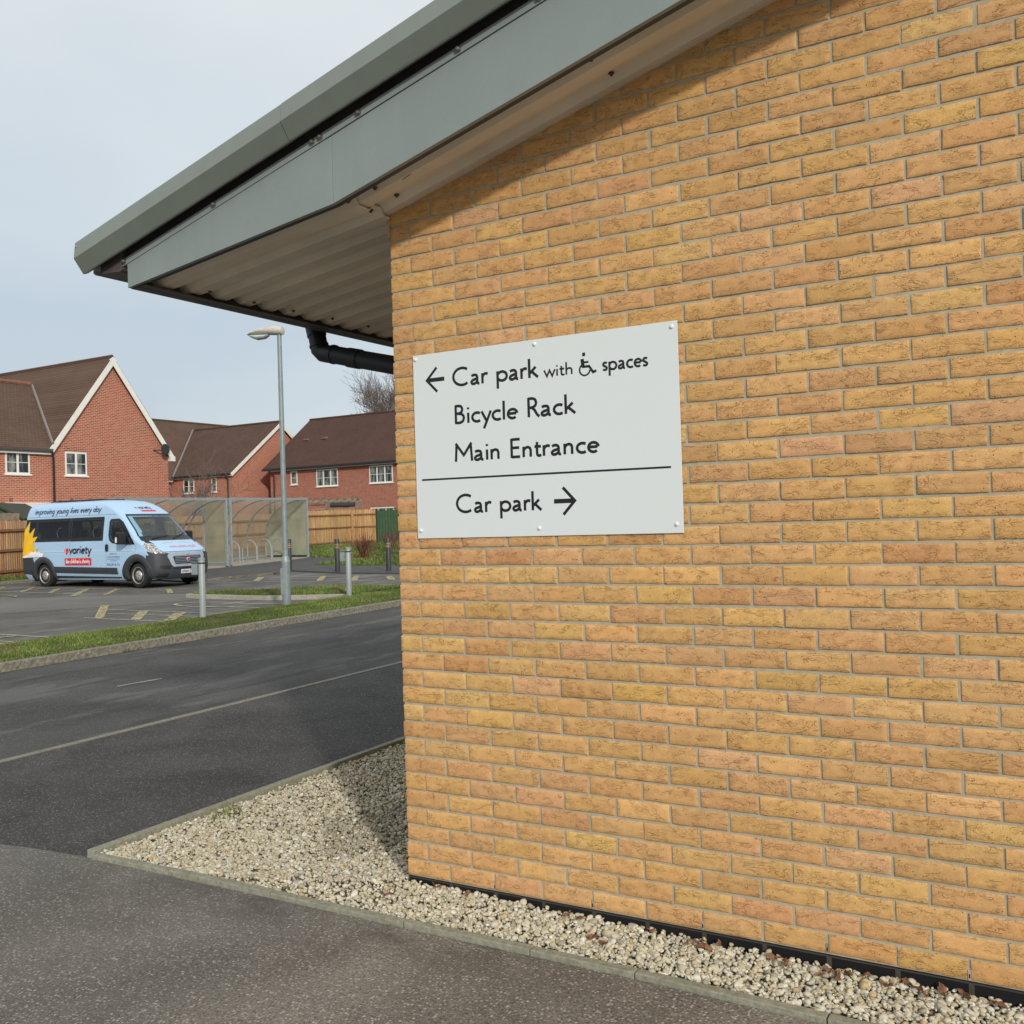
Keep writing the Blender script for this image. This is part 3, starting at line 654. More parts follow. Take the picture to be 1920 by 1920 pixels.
strip('gravel_edging', [(-1.775, -.235), (-1.238, -.215), (-.593, -.203), (.143, -.195), (.73, -.182), (1.16, -.175), (1.84, -.185), (2.6, -.19), (4.6, -.19)], .042, .028, .1, M['edging'], -1)
strip('gravel_edging', [(-1.775, -.27), (-1.775, 10)], .048, .046, .1, M['edging'], 1)
def edge_y(x):
    pts = [(-1.775, -.235), (-1.238, -.215), (-.593, -.203), (.143, -.195), (.73, -.182), (1.16, -.175), (1.84, -.185), (2.6, -.19), (4.6, -.19)]
    return float(np.interp(x, [p[0] for p in pts], [p[1] for p in pts]))
def zgr(x, y):
    if x >= 0:
        t = min(1, max(0, y/edge_y(x))); return (1-t)*(-.018-.010*x) + t*(zg(x, y)+.024)
    d = math.hypot(x, max(0, -y)); t = min(1, d/1.1)**.8
    if y < 0: t = max(t, min(1, y/edge_y(x)))
    return (1-t)*(-.020+.006*max(y, 0)-.02*min(1, max(y, 0)*3)) + t*(zg(x, y)+.020)
m = MB(); gx = [-1.77, -1.6, -1.3, -1, -.7, -.45, -.2, 0]; gy = [-.28, -.15, 0, .3, .7, 1.2, 2, 3, 5, 10]
m.add([(x, max(y, edge_y(x)), zgr(x, max(y, edge_y(x)))-.016) for y in gy for x in gx], [(j*len(gx)+i, j*len(gx)+i+1, (j+1)*len(gx)+i+1, (j+1)*len(gx)+i) for j in range(len(gy)-1) for i in range(len(gx)-1)])
gx2 = [0, .4, .83, 1.3, 1.74, 2.2, 2.6, 3.4, 4.6]; ts = [0, .25, .5, .75, 1]
m.add([(x, edge_y(x)*t+.004, zgr(x, edge_y(x)*t)-.016) for t in ts for x in gx2], [(j*len(gx2)+i, (j+1)*len(gx2)+i, (j+1)*len(gx2)+i+1, j*len(gx2)+i+1) for j in range(len(ts)-1) for i in range(len(gx2)-1)])
props(m.build('gravel_bed', M['gravelbed'], fixn=False), kind='structure')
def stones():
    bm = bmesh.new(); bmesh.ops.create_icosphere(bm, subdivisions=2, radius=1); bm.verts.ensure_lookup_table()
    V0 = np.array([v.co[:] for v in bm.verts]); F0 = np.array([[v.index for v in f.verts] for f in bm.faces]); bm.free()
    shapes = []
    for k in range(14):
        d = V0.copy()
        for _ in range(7):     # chop with random planes: angular flint pebbles
            n = rng.normal(size=3); n /= np.linalg.norm(n); h = rng.uniform(.5, .85); s_ = d@n; ex = np.clip(s_-h, 0, None); d -= np.outer(ex*.93, n)
        shapes.append(d*rng.uniform(.9, 1.1, 3))
    pts = []
    def scatter(n, fx, layer):
        for _ in range(n):
            x, y = fx(); pts.append((x, y, zgr(x, y)+layer))
    def left():
        while True:
            x = rng.uniform(-1.77, 0); y = -.29+3.5*rng.random()**1.25
            if y > edge_y(x)+.004 and (x < -.004 or y < 0): return x, y
    def right():
        while True:
            x = rng.uniform(0, 3.3); y = rng.uniform(edge_y(x)+.004, -.004); return x, y
    scatter(20000, left, -.007); scatter(10000, left, .001)
    scatter(5400, right, -.006); scatter(2800, right, .003)
    n = len(pts); P = np.array(pts); P[:, 2] += rng.normal(0, .0025, n)
    pal = np.array([(.52, .485, .36), (.60, .57, .46), (.46, .41, .28), (.50, .48, .40), (.68, .66, .58), (.38, .36, .30), (.50, .39, .22), (.30, .285, .25)])
    pw = np.array([5, 5, 3, 4, 3, 1.5, 1.2, .8]); ci = rng.choice(len(pal), n, p=pw/pw.sum())
    Vs = []; Fs = []; Cs = []; nb = len(V0)
    for i in range(n):
        s_ = np.array([1, rng.uniform(.6, .95), rng.uniform(.45, .75)])*rng.lognormal(math.log(.0092), .34)
        a, b, c = rng.uniform(-.5, .5), rng.uniform(-.5, .5), rng.uniform(0, 6.28)
        ca, sa, cb, sb, cc, sc = math.cos(a), math.sin(a), math.cos(b), math.sin(b), math.cos(c), math.sin(c)
        Rm = np.array([[cc, -sc, 0], [sc, cc, 0], [0, 0, 1]])@np.array([[cb, 0, sb], [0, 1, 0], [-sb, 0, cb]])@np.array([[1, 0, 0], [0, ca, -sa], [0, sa, ca]])
        Vs.append((shapes[i % 14]*s_)@Rm.T + P[i]); Fs.append(F0+i*nb)
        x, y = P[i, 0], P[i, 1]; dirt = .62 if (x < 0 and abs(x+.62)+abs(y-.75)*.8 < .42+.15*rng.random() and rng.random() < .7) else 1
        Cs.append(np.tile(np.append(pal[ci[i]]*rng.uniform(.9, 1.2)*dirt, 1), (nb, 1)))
    return npmesh('gravel', np.concatenate(Vs), np.concatenate(Fs), M['stone'], np.concatenate(Cs))
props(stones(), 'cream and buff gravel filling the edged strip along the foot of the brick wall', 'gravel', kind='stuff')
# verge and kerb between the road and the car park
strip('kerb', [(-8.28, -6), (-8.28, 30)], .125, .105, .1, M['kerb'], 1)
strip('verge_edging', [(-10.42, -6), (-10.42, 12.05)], .04, .045, .1, M['kerb'], -1)
def gsheet(name, poly, hf, mat, step=.4):
    """turf following a height function, cut from a grid by polygon clipping"""
    bm = bmesh.new(); f = bm.faces.new([bm.verts.new((x, y, 0)) for x, y in poly])
    bmesh.ops.triangulate(bm, faces=bm.faces); 
    for ax in (0, 1):
        lo = min(p[ax] for p in poly); hi = max(p[ax] for p in poly); v = lo+step
        while v < hi:
            co = [0, 0, 0]; co[ax] = v; no = [0, 0, 0]; no[ax] = 1
            bmesh.ops.bisect_plane(bm, geom=bm.verts[:]+bm.edges[:]+bm.faces[:], plane_co=co, plane_no=no); v += step
    for v in bm.verts: v.co.z = hf(v.co.x, v.co.y)
    for f in bm.faces:
        f.normal_update()
        if f.normal.z < 0: f.normal_flip()
    me = bpy.data.meshes.new(name); bm.to_mesh(me); bm.free(); me.materials.append(mat)
    o = bpy.data.objects.new(name, me); COL.objects.link(o); return props(o, kind='structure')
def hv_verge(x, y):
    t = (x+10.38)/(10.38-8.41); return zg(x, y)+.045+.05*t+.045*math.sin(math.pi*max(0, min(1, t)))
VP = [(-8.41, -6), (-8.41, 30), (-10.38, 30), (-10.38, -6)]
gsheet('verge', VP, hv_verge, M['turf'])
IS = [(-14.25, 11.42), (-13.9, 11.36), (-11.96, 11.44), (-10.38, 12.10), (-10.38, 14.5), (-10.82, 14.29), (-12.9, 13.36), (-14.43, 12.16)]
hi_ = lambda x, y: zg(x, y)+.075
gsheet('island', IS, hi_, M['turf'])
strip('island_kerb', [(-14.30, 11.38), (-13.9, 11.31), (-11.96, 11.39), (-10.40, 12.04)], .10, .085, .1, M['slab'], 1)
strip('island_kerb', [(-10.38, 14.55), (-12.95, 13.44), (-14.5, 12.2), (-14.36, 11.42)], .08, .08, .1, M['slab'], 1)
LW = [(-24.05, 26.15), (-22.12, 26.09), (-20.64, 24.73), (-19.95, 23.2), (-20.15, 22.32), (-19.9, 21.77), (-18.57, 21.56), (-8, 21.0), (-8, 44), (-32.3, 44.3), (-32.28, 41.2), (-33.4, 40.3), (-33.3, 36.4), (-26.6, 26.6)]
hl = lambda x, y: zg(x, y)+.03
gsheet('lawn', LW, hl, M['turf'], 2)
PT = [(-17.9, 14.9), (-18.38, 16.5), (-18.2, 18.1), (-18.9, 19.3), (-16.05, 18.52), (-8, 18.8), (-8, 21.0), (-18.57, 21.56), (-19.9, 21.77), (-20.15, 22.32), (-19.95, 23.2), (-20.64, 24.73), (-22.12, 26.09), (-24.05, 26.15), (-23.2, 23), (-22.6, 20.3), (-22.9, 16)]
sheet('path', PT, .035, M['path'], th=.06)
strip('path_kerb', [(-17.85, 14.75), (-18.33, 16.43), (-18.15, 17.97), (-18.6, 18.9)], .1, .05, .1, M['kerb'], 1)
sheet('shelter_slab', [(-22.6, 15.4), (-23.15, 21), (-24.1, 26.2), (-26.75, 26.2), (-25.8, 15.4)], .05, M['slab'], th=.12)
LG = [(-24.3, 12.8), (-24.35, 14.6), (-25.9, 15.6), (-27.4, 17.6), (-26.7, 15.4), (-25.2, 9.6), (-24.6, 9.6)]
gsheet('grass_strip', LG, hl, M['turf'], 1)
strip('strip_kerb', [(-24.4, 9.6), (-24.2, 12.8), (-24.25, 14.6)], .1, .08, .1, M['kerb'], 1)
# painted markings
def quadp(a, b, w):
    a = Vector(a); b = Vector(b); d = (b-a).normalized(); n = Vector((-d.y, d.x))*w/2
    return [tuple(a+n), tuple(a-n), tuple(b-n), tuple(b+n)]
def marks(name, L, mat, off=.003):
    m = MB()
    for a, b, w in L:
        m.add([(x, y, zg(x, y)+off) for x, y in quadp(a, b, w)], [(0, 1, 2, 3)])
    o = m.build(name, mat, fixn=False)
    bm = bmesh.new(); bm.from_mesh(o.data)
    for f in bm.faces:
        f.normal_update()
        if f.normal.z < 0: f.normal_flip()
    bm.to_mesh(o.data); bm.free(); return props(o, kind='structure')
W = .13
hatch = [((-12.53, 7.86), (-14.75, 9.68), W+.03), ((-11.57, 7.86), (-12.75, 9.0), W+.05), ((-10.85, 7.95), (-11.75, 9.0), W+.07),
 ((-11.85, 4.75), (-11.6, 5.70), W), ((-10.95, 4.85), (-10.62, 5.70), W+.04), ((-12.8, 4.7), (-12.5, 5.6), W),
 ((-19.35, 11.60), (-20.46, 12.63), W), ((-20.57, 11.67), (-21.71, 12.75), W), ((-17.74, 11.07), (-19.51, 12.79), W+.02), ((-17.20, 11.55), (-18.55, 12.95), W), ((-21.9, 11.7), (-22.9, 12.7), W), ((-15.75, 12.2), (-17.0, 13.2), W),
 ((-16.48, 15.63), (-17.64, 17.01), W+.05), ((-14.67, 16.06), (-15.87, 17.61), W+.03), ((-13.63, 16.2), (-14.89, 17.85), W+.03), ((-12.77, 16.66), (-13.74, 17.8), W+.05), ((-11.8, 16.8), (-12.8, 18.0), W)]
marks('hatch_markings', hatch, M['ypaint'])
lines = [((-13.9, 9.06), (-10.6, 9.10), .05), ((-12.9, 7.84), (-10.6, 7.84), .05), ((-13.4, 8.5), (-11.0, 8.6), .04), ((-13.6, 5.75), (-10.6, 5.75), .05), ((-13.6, 4.72), (-10.6, 4.72), .05), ((-12.6, 5.25), (-10.6, 5.2), .04),
 ((-23.2, 12.78), (-17.0, 12.98), .05), ((-23.2, 11.62), (-18.0, 11.62), .06), ((-17.70, 15.05), (-12.0, 16.72), .05), ((-17.9, 16.95), (-12.0, 18.45), .05), ((-17.2, 16.2), (-12, 17.6), .03)]
marks('bay_lines', lines, M['fpaint'], .0015)
def ring(cx, cy, rx, ry, a0, a1, w):
    return [((cx+rx*math.cos(R(a)), cy+ry*math.sin(R(a))), (cx+rx*math.cos(R(a+9)), cy+ry*math.sin(R(a+9))), w) for a in range(a0, a1, 9)]
marks('bay_symbol', ring(-19.9, 10.4, .8, .45, -120, 150, .07)+[((-20.5, 10.2), (-19.6, 10.5), .07)], M['ypaint'], .0045)
marks('bay_symbol', ring(-12.4, 10.35, .95, .42, 60, 330, .06)+[((-12.5, 10.4), (-10.9, 10.9), .05), ((-12.2, 10.0), (-10.9, 10.1), .05)], M['fpaint'], .0045)
# a strip of old tape lying on the road
o = MB().box(-.27, .27, -.012, .012, 0, .004).build('white_lath', M['tape']); o.location = (-6.06, 3.49, zg(-6.06, 3.49)+.002); o.rotation_euler = (0, 0, R(87))
props(o, 'thin pale strip of litter lying flat on the dark road near the kerb', 'litter')
# ---------------------------------------------------------------- grass blades
def blades(name, poly, hf, n, h, w, label, exclude=None, lean=.5):
    P = np.array(poly); x0, y0 = P.min(0); x1, y1 = P.max(0)
    def inside(x, y):
        c = False; j = len(poly)-1
        for i in range(len(poly)):
            if (poly[i][1] > y) != (poly[j][1] > y) and x < (poly[j][0]-poly[i][0])*(y-poly[i][1])/(poly[j][1]-poly[i][1])+poly[i][0]: c = not c
            j = i
        return c
    V = []; C = []; k = 0; tr = 0
    while k < n and tr < n*8:
        tr += 1; x = rng.uniform(x0, x1); y = rng.uniform(y0, y1)
        if not inside(x, y): continue
        cl = math.sin(x*5.1+y*2.3)*math.sin(y*4.3-x*1.7)+math.sin(x*1.3+y*1.1+2)
        if cl < -.9 and rng.random() < .5: continue
        k += 1; z = hf(x, y); hh = h*rng.uniform(.4, 1.2)*(1+.25*cl); a = rng.uniform(0, 6.28); lx, ly = rng.normal(0, lean*hh, 2)
        dx, dy = math.cos(a)*w/2, math.sin(a)*w/2
        V += [(x-dx, y-dy, z-.004), (x+dx, y+dy, z-.004), (x+lx, y+ly, z+hh)]
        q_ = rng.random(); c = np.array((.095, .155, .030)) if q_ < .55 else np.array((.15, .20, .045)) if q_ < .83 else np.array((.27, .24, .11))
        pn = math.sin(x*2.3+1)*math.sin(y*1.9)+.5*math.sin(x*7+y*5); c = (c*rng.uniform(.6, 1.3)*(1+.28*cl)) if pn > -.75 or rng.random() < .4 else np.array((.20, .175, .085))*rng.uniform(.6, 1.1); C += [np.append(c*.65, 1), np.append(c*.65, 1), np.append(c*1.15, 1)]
    V = np.array(V); F = np.arange(len(V)).reshape(-1, 3)
    return props(npmesh(name, V, F, M['blade'], np.array(C)), label, 'grass', kind='stuff')
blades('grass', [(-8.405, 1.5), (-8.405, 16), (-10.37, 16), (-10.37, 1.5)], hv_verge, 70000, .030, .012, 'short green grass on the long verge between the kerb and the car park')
blades('grass', IS, hi_, 9000, .055, .016, 'grass on the small kerbed island beside the car park bays')
blades('grass', [(-24.05, 26.15), (-22.12, 26.09), (-20.64, 24.73), (-19.95, 23.2), (-20.15, 22.32), (-19.9, 21.77), (-18.57, 21.56), (-12, 21.3), (-12, 27), (-31, 42.5), (-33.4, 40.3), (-33.3, 36.4), (-26.6, 26.6)], hl, 26000, .10, .045, 'rough lawn below the timber fence behind the path')
blades('grass', LG, hl, 3500, .11, .03, 'weedy grass along the foot of the fence beside the parked van')
blades('weed_tuft', [(-1.70, .40), (-1.60, .38), (-1.55, .60), (-1.69, .62)], lambda x, y: zgr(x, y), 70, .05, .006, 'small green tuft of grass growing through the gravel against the edging')
blades('weed_tuft', [(-8.28, 5.0), (-8.24, 5.0), (-8.24, 5.35), (-8.28, 5.35)], lambda x, y: zg(x, y), 40, .05, .010, 'little weed growing in the joint at the foot of the kerb')
# leaf litter along the path kerb
def litter(name, f, n, label, s=.03, mat=None):
    V = []; F = []
    for i in range(n):
        x, y, z = f(); a = rng.uniform(0, 6.28); t = rng.uniform(-.6, .6, 2); q_ = []
        for u, v in ((-1, 0), (0, -.6), (1, 0), (0, .6)):
            X = (u*math.cos(a)-v*math.sin(a))*s; Y = (u*math.sin(a)+v*math.cos(a))*s; q_.append((x+X, y+Y, z+.004+abs(t[0])*s*abs(u)+t[1]*s*.3*v))
        V += q_; F.append([4*i, 4*i+1, 4*i+2, 4*i+3])
    return props(npmesh(name, np.array(V), np.array(F), mat or M['deadleaf']), label, 'leaf litter', kind='stuff')
def f1():
    t = rng.random(); x = np.interp(t, [0, .5, 1], [-18.3, -18.1, -18.75]); y = np.interp(t, [0, .5, 1], [16.2, 17.9, 19.2]); x += rng.normal(.0, .12); return x, y, zg(x, y)+.05
litter('leaf_litter', f1, 420, 'brown leaf litter drifted along the kerb of the path by the shelter', .022)
def f2():
    y = rng.uniform(17, 26); x = -23.1-(y-21)*.2-1.9+rng.normal(0, .3); return x, y, zg(x, y)+.052
litter('leaf_litter', f2, 320, 'brown leaf litter lying on the slab at the back of the cycle shelter', .025)
# dead leaves along the wall foot, each one its own
def leafmesh(k):
    random.seed(k); m = MB(); n = 7; pts = []
    for i in range(n*2):
        t = i/(n*2)*2*math.pi; r = (.017+.006*math.cos(2*t))*(1 if i % 2 else random.uniform(.55, .8)); pts.append((r*math.cos(t)*1.1, r*math.sin(t)*.9, .007*math.cos(t*2+k)+random.uniform(0, .004)))
    m.add([(0, 0, -.002)]+pts, [(0, i+1, (i+1) % (2*n)+1) for i in range(2*n)]); return m
src = [leafmesh(k).build('dead_leaf', M['deadleaf'], fixn=False) for k in range(4)]
spots = [(.17, -.03), (.33, -.035), (.80, -.03), (.86, -.04), (1.15, -.03), (1.30, -.05), (1.34, -.035), (1.37, -.055), (1.42, -.03), (1.62, -.035), (1.66, -.05), (1.79, -.07), (1.81, -.045), (1.84, -.06), (1.87, -.04), (1.93, -.03), (2.00, -.055), (2.06, -.03), (2.10, -.045), (2.12, -.06), (2.17, -.035), (2.23, -.03), (2.33, -.04), (.95, -.11), (-.04, -.12), (1.0, -.13)]
LB = 'curled red brown dead leaf on the gravel at the foot of the yellow wall'
for i, (x, y) in enumerate(spots):
    o = src[i] if i < 4 else src[i % 4].copy()
    if i >= 4: COL.objects.link(o)
    o.location = (x, y, zgr(x, y)+.019); o.rotation_euler = (rng.uniform(-.2, .75), rng.uniform(-.35, .35), rng.uniform(0, 6)); s_ = rng.uniform(.85, 1.4); o.scale = (s_,)*3
    props(o, LB, 'leaf', 'dead leaves along the foot of the wall')
random.seed(5)
# ---------------------------------------------------------------- posts
def zt(x, y, h): return zg(x, y)+h
x, y = -10.06, 9.96; z = hv_verge(x, y)-.02
lp = thing('lamp_post', 'tall slim grey street lamp post standing in the grass verge by the car park', 'street lamp', (x, y, z))
m = MB(); m.tube([(x, y, z-.1), (x, y, z+.80)], .078, 24); m.build('base', M['postgrey'], lp, smooth=True)
m = MB(); m.tube([(x, y, z+.80), (x, y, z+.83), (x, y, z+.92)], [.084, .084, .054], 24); m.build('collar', M['postgrey'], lp, smooth=True)
m = MB(); m.tube([(x, y, z+.88), (x, y, z+3), (x, y, z+4.96)], [.051, .046, .040], 20); m.build('column', M['postgrey'], lp, smooth=True)
m = MB(); m.box(x-.06, x+.05, y-.083, y-.075, z+.22, z+.70); m.build('access_door', M['steel'], lp, bev=.004)
ux, uy = -.93, -.36
def hd(prof_, hw, n=14):
    m = MB(); vs = []
    for u, zlo, zhi, w in prof_:
        for j in range(n):
            t = 2*math.pi*j/n; c, s_ = math.cos(t), math.sin(t)
            vs.append((x+ux*u-uy*c*w*hw, y+uy*u+ux*c*w*hw, z+(zhi+zlo)/2+s_*(zhi-zlo)/2))
    k = len(prof_)
    fs = [(i*n+j, i*n+(j+1) % n, (i+1)*n+(j+1) % n, (i+1)*n+j) for i in range(k-1) for j in range(n)]+[tuple(range(n)), tuple((k-1)*n+j for j in range(n))]
    return m.add(vs, fs)
hh = hd([(-.07, 4.97, 5.10, .75), (-.06, 4.95, 5.12, .8), (.10, 4.96, 5.135, .85), (.26, 4.975, 5.125, 1), (.42, 4.98, 5.09, .95), (.54, 4.985, 5.04, .7), (.61, 4.985, 5.0, .3)], .125).build('lamp_head', M['lamphead'], lp, smooth=True)
hd([(.20, 4.955, 4.975, .5), (.28, 4.90, 4.98, .85), (.42, 4.885, 4.985, .88), (.53, 4.93, 4.988, .62), (.59, 4.972, 4.986, .2)], .115).build('lamp_bowl', M['lampbowl'], hh, smooth=True)
def gboll(x, y, label, rim):
    z = hv_verge(x, y)-.02; t = thing('bollard', label, 'bollard', (x, y, z), 'pale grey bollards on the grass verge')
    m = MB(); m.tube([(x, y, z-.1), (x, y, z+.985), (x, y, z+.997)], [.053, .053, .046], 22); m.build('post', M['bollgrey'], t, smooth=True)
    m = MB(); m.tube([(x, y, z+.90), (x, y, z+.925)], .0565, 22); m.build('strap', M['bolldark'], t, smooth=True)
    m = MB(); m.tube([(x, y, z+.955), (x, y, z+.99)], .0565, 22); m.build('cap', M['bollgrey'], t, smooth=True)
    d = Vector((-.862, -.505, 0)); c = Vector((x, y, z+.825))+d*.115
    m = MB(); m.beam(c-d*.05+Vector((0, 0, 0)), c+d*.05, .03, .20); m.build('plate', M['postgrey'], t, bev=.004)
    m = MB(); m.beam(Vector((x, y, z+.9125))+d*.04, c+d*.05+Vector((0, 0, .0875)), .034, .016); m.build('bracket', M['bolldark'], t)
gboll(-9.94, 7.88, 'pale grey steel bollard with side plate in front of the van left of the lamp', 0)
gboll(-10.12, 11.79, 'pale grey steel bollard with side plate between the lamp post and the brick corner', 0)
def dboll(x, y, label):
    z = zg(x, y); t = thing('bollard', label, 'bollard', (x, y, z), 'charcoal bollards beside the path')
    m = MB(); m.tube([(x, y, z-.1), (x, y, z+.97), (x, y, z+.985)], [.074, .074, .066], 22); m.build('post', M['bolldark'], t, smooth=True)
    for h in (.725, .775, .825):
        m = MB(); m.tube([(x, y, z+h), (x, y, z+h+.014)], .0755, 22); m.build('band', M['band'], t, smooth=True)
dboll(-18.85, 19.45, 'charcoal bollard with tan bands half hidden behind the lamp post')
dboll(-16.39, 18.82, 'charcoal bollard with tan bands left of the second pale bollard')
dboll(-14.8, 19.18, 'charcoal bollard with tan bands nearest the yellow brick corner')
# ================================================================ minibus (x forward from front axle, right side at -y)
VS = .905; VX, VY = -18.10, 14.00
van = thing('minibus', 'pale blue high roof minibus with charity lettering and a yellow sun', 'minibus',
            (VX, VY+.08, zg(VX, VY)), None, R(1.2), VS)
ip = lambda z, T: float(np.interp(z, [t[0] for t in T], [t[1] for t in T]))
TX = [(.2, .76), (.3, .85), (.5, .875), (.75, .865), (.9, .845), (.98, .82), (1.06, .74), (1.16, .58), (1.26, .38), (1.34, .20), (1.40, .10), (1.6, -.08), (2.05, -.56), (2.15, -.70), (2.28, -.92), (2.38, -1.12), (2.46, -1.38), (2.505, -1.7), (2.53, -2.2)]
TW = [(.2, .90), (.34, .985), (.5, 1.02), (1.0, 1.025), (1.06, 1.01), (1.3, 1.0), (1.6, .965), (2.05, .90), (2.1, .892), (2.3, .855), (2.40, .80), (2.46, .72), (2.505, .56), (2.53, .30)]
TR_ = [(.2, -4.98), (.5, -5.06), (1.0, -5.07), (1.9, -5.04), (2.2, -4.99), (2.38, -4.93), (2.46, -4.86), (2.505, -4.74), (2.53, -4.5)]
TA = [(.2, .50), (.8, .52), (1.0, .50), (1.3, .42), (1.5, .36), (2.05, .34), (2.3, .42), (2.53, .5)]
NE = 2.7
def side(x, z):
    w, a, xf = ip(z, TW), ip(z, TA), ip(z, TX); xr = ip(z, TR_)
    if x > xf-a:
        t = min(1, (x-(xf-a))/a); return w*max(0, 1-t**NE)**(1/NE)
    if x < xr+.14:
        t = min(1, (xr+.14-x)/.14); return w-.14*(1-math.sqrt(max(0, 1-t*t)))
    return w
def front(y, z):
    w, a, xf = ip(z, TW), ip(z, TA), ip(z, TX); t = min(1, abs(y)/w); return xf-a+a*max(0, 1-t**NE)**(1/NE)
zs = [.22, .26, .30, .36, .42, .50, .58, .66, .74, .82, .90, .95, 1.0, 1.03, 1.06, 1.12, 1.18, 1.24, 1.30, 1.35, 1.40, 1.46, 1.54, 1.62, 1.70, 1.78, 1.86, 1.94, 1.99, 2.04, 2.09, 2.14, 2.2, 2.26, 2.32, 2.37, 2.42, 2.46, 2.49, 2.515, 2.53]
def contour(z):
    w, a, xf, xr = ip(z, TW), ip(z, TA), ip(z, TX), ip(z, TR_); pts = []
    for i in range(6): pts.append((xr, -(w-.14)*i/5))
    for i in range(1, 5):
        t = R(90*i/4); pts.append((xr+.14-.14*math.cos(t), -(w-.14)-.14*math.sin(t)))
    xa, xb = xr+.14, xf-a
    for i in range(1, 76): pts.append((xa+(xb-xa)*i/75, -w))
    for i in range(1, 25):
        t = R(90*(1-i/24)); pts.append((xb+a*max(0, math.cos(t))**(2/NE), -w*max(0, math.sin(t))**(2/NE)))
    half = pts; full = half+[(x, -y) for x, y in half[-2:0:-1]]
    return full
WIN = [(-4.88, -1.42, 1.37, 1.99)]; DW = [(-1.12, 1.40), (-1.12, 1.90), (-.72, 1.92), (-.42, 1.64), (-.17, 1.33), (-.95, 1.30)]
def inpoly(x, y, poly):
    c = False; j = len(poly)-1
    for i in range(len(poly)):
        if (poly[i][1] > y) != (poly[j][1] > y) and x < (poly[j][0]-poly[i][0])*(y-poly[i][1])/(poly[j][1]-poly[i][1])+poly[i][0]: c = not c
        j = i
    return c
WSP = [(-.80, 1.40), (.80, 1.40), (.68, 2.02), (-.68, 2.02)]
def hole(x, y, z):
    if side(x, z) and abs(abs(y)-side(x, z)) < .03 and x < ip(z, TX)-ip(z, TA)*.55:
        for a, b, c, d in WIN:
            if a+.05 < x < b-.05 and c+.05 < z < d-.05: return True
        if inpoly(x, z, [(p[0]*.9-.07, (p[1]-1.6)*.84+1.6) for p in DW]): return True
    elif x > -1.2 and inpoly(y, z, [(p[0]*.95, (p[1]-1.7)*.95+1.7) for p in WSP]): return True
    if z < 1.0:
        for xc in (0, -4.035):
            if math.hypot(x-xc, z-.33) < .44 and abs(y) > .6: return True
    return False
m = MB(); rows = [contour(z) for z in zs]; n = len(rows[0])
vs = [(x, y, z) for z, rw in zip(zs, rows) for x, y in rw]; fs = []
for i in range(len(zs)-1):
    for j in range(n):
        q_ = (i*n+j, i*n+(j+1) % n, (i+1)*n+(j+1) % n, (i+1)*n+j)
        c = [sum(vs[k][t] for k in q_)/4 for t in range(3)]
        if not hole(*c): fs.append(q_)
fs.append(tuple((len(zs)-1)*n+j for j in range(n)))
m.add(vs, fs); body = m.build('body', M['vanblue'], van, smooth=True, fixn=False)
def smooth_all(o): o.data.polygons.foreach_set('use_smooth', [True]*len(o.data.polygons)); return o
# patches that follow the body
def patch(name, poly, mat, off=.008, mode='R', cuts=5, parent=None, th=0, holes=None):
    bm = bmesh.new(); bm.faces.new([bm.verts.new((u, v, 0)) for u, v in poly])
    bmesh.ops.triangulate(bm, faces=bm.faces)
    for ax in (0, 1):
        lo = min(p[ax] for p in poly); hi = max(p[ax] for p in poly); st = max(.045, (hi-lo)/30); v = lo+st
        while v < hi:
            co = [0, 0, 0]; co[ax] = v; no = [0, 0, 0]; no[ax] = 1
            bmesh.ops.bisect_plane(bm, geom=bm.verts[:]+bm.edges[:]+bm.faces[:], plane_co=co, plane_no=no); v += st
    mapv(bm, off, mode)
    me = bpy.data.meshes.new(name); bm.to_mesh(me); bm.free(); me.materials.append(mat)
    me.polygons.foreach_set('use_smooth', [True]*len(me.polygons))
    o = bpy.data.objects.new(name, me); COL.objects.link(o); o.parent = parent or van; ORG[o] = Vector((0, 0, 0)); return o
def mapv(bm, off, mode):
    for v in bm.verts:
        u, w = v.co.x, v.co.y
        if mode == 'R': v.co = (u, -(side(u, w)+off), w)
        elif mode == 'L': v.co = (u, side(u, w)+off, w)
        elif mode == 'F': v.co = (front(u, w)+off, u, w)
        elif mode == 'FT': v.co = (front(u, w)+off*.8, u, w+off*.8)
    flip = []
    for f in bm.faces:
        f.normal_update(); n = f.normal
        if (mode == 'R' and n.y > 0) or (mode == 'L' and n.y < 0) or (mode in ('F', 'FT') and n.x < 0): flip.append(f)
    if flip: bmesh.ops.reverse_faces(bm, faces=flip)
def both(name, poly, mat, off=.008, **k): return patch(name, poly, mat, off, 'R', **k), patch(name, poly, mat, off, 'L', **k)
def rr(x0, x1, z0, z1, r, n=4):
    o = []
    for cx, cz, a in ((x1-r, z1-r, 0), (x0+r, z1-r, 90), (x0+r, z0+r, 180), (x1-r, z0+r, 270)):
        o += [(cx+r*math.cos(R(a+90*i/n)), cz+r*math.sin(R(a+90*i/n))) for i in range(n+1)]
    return o
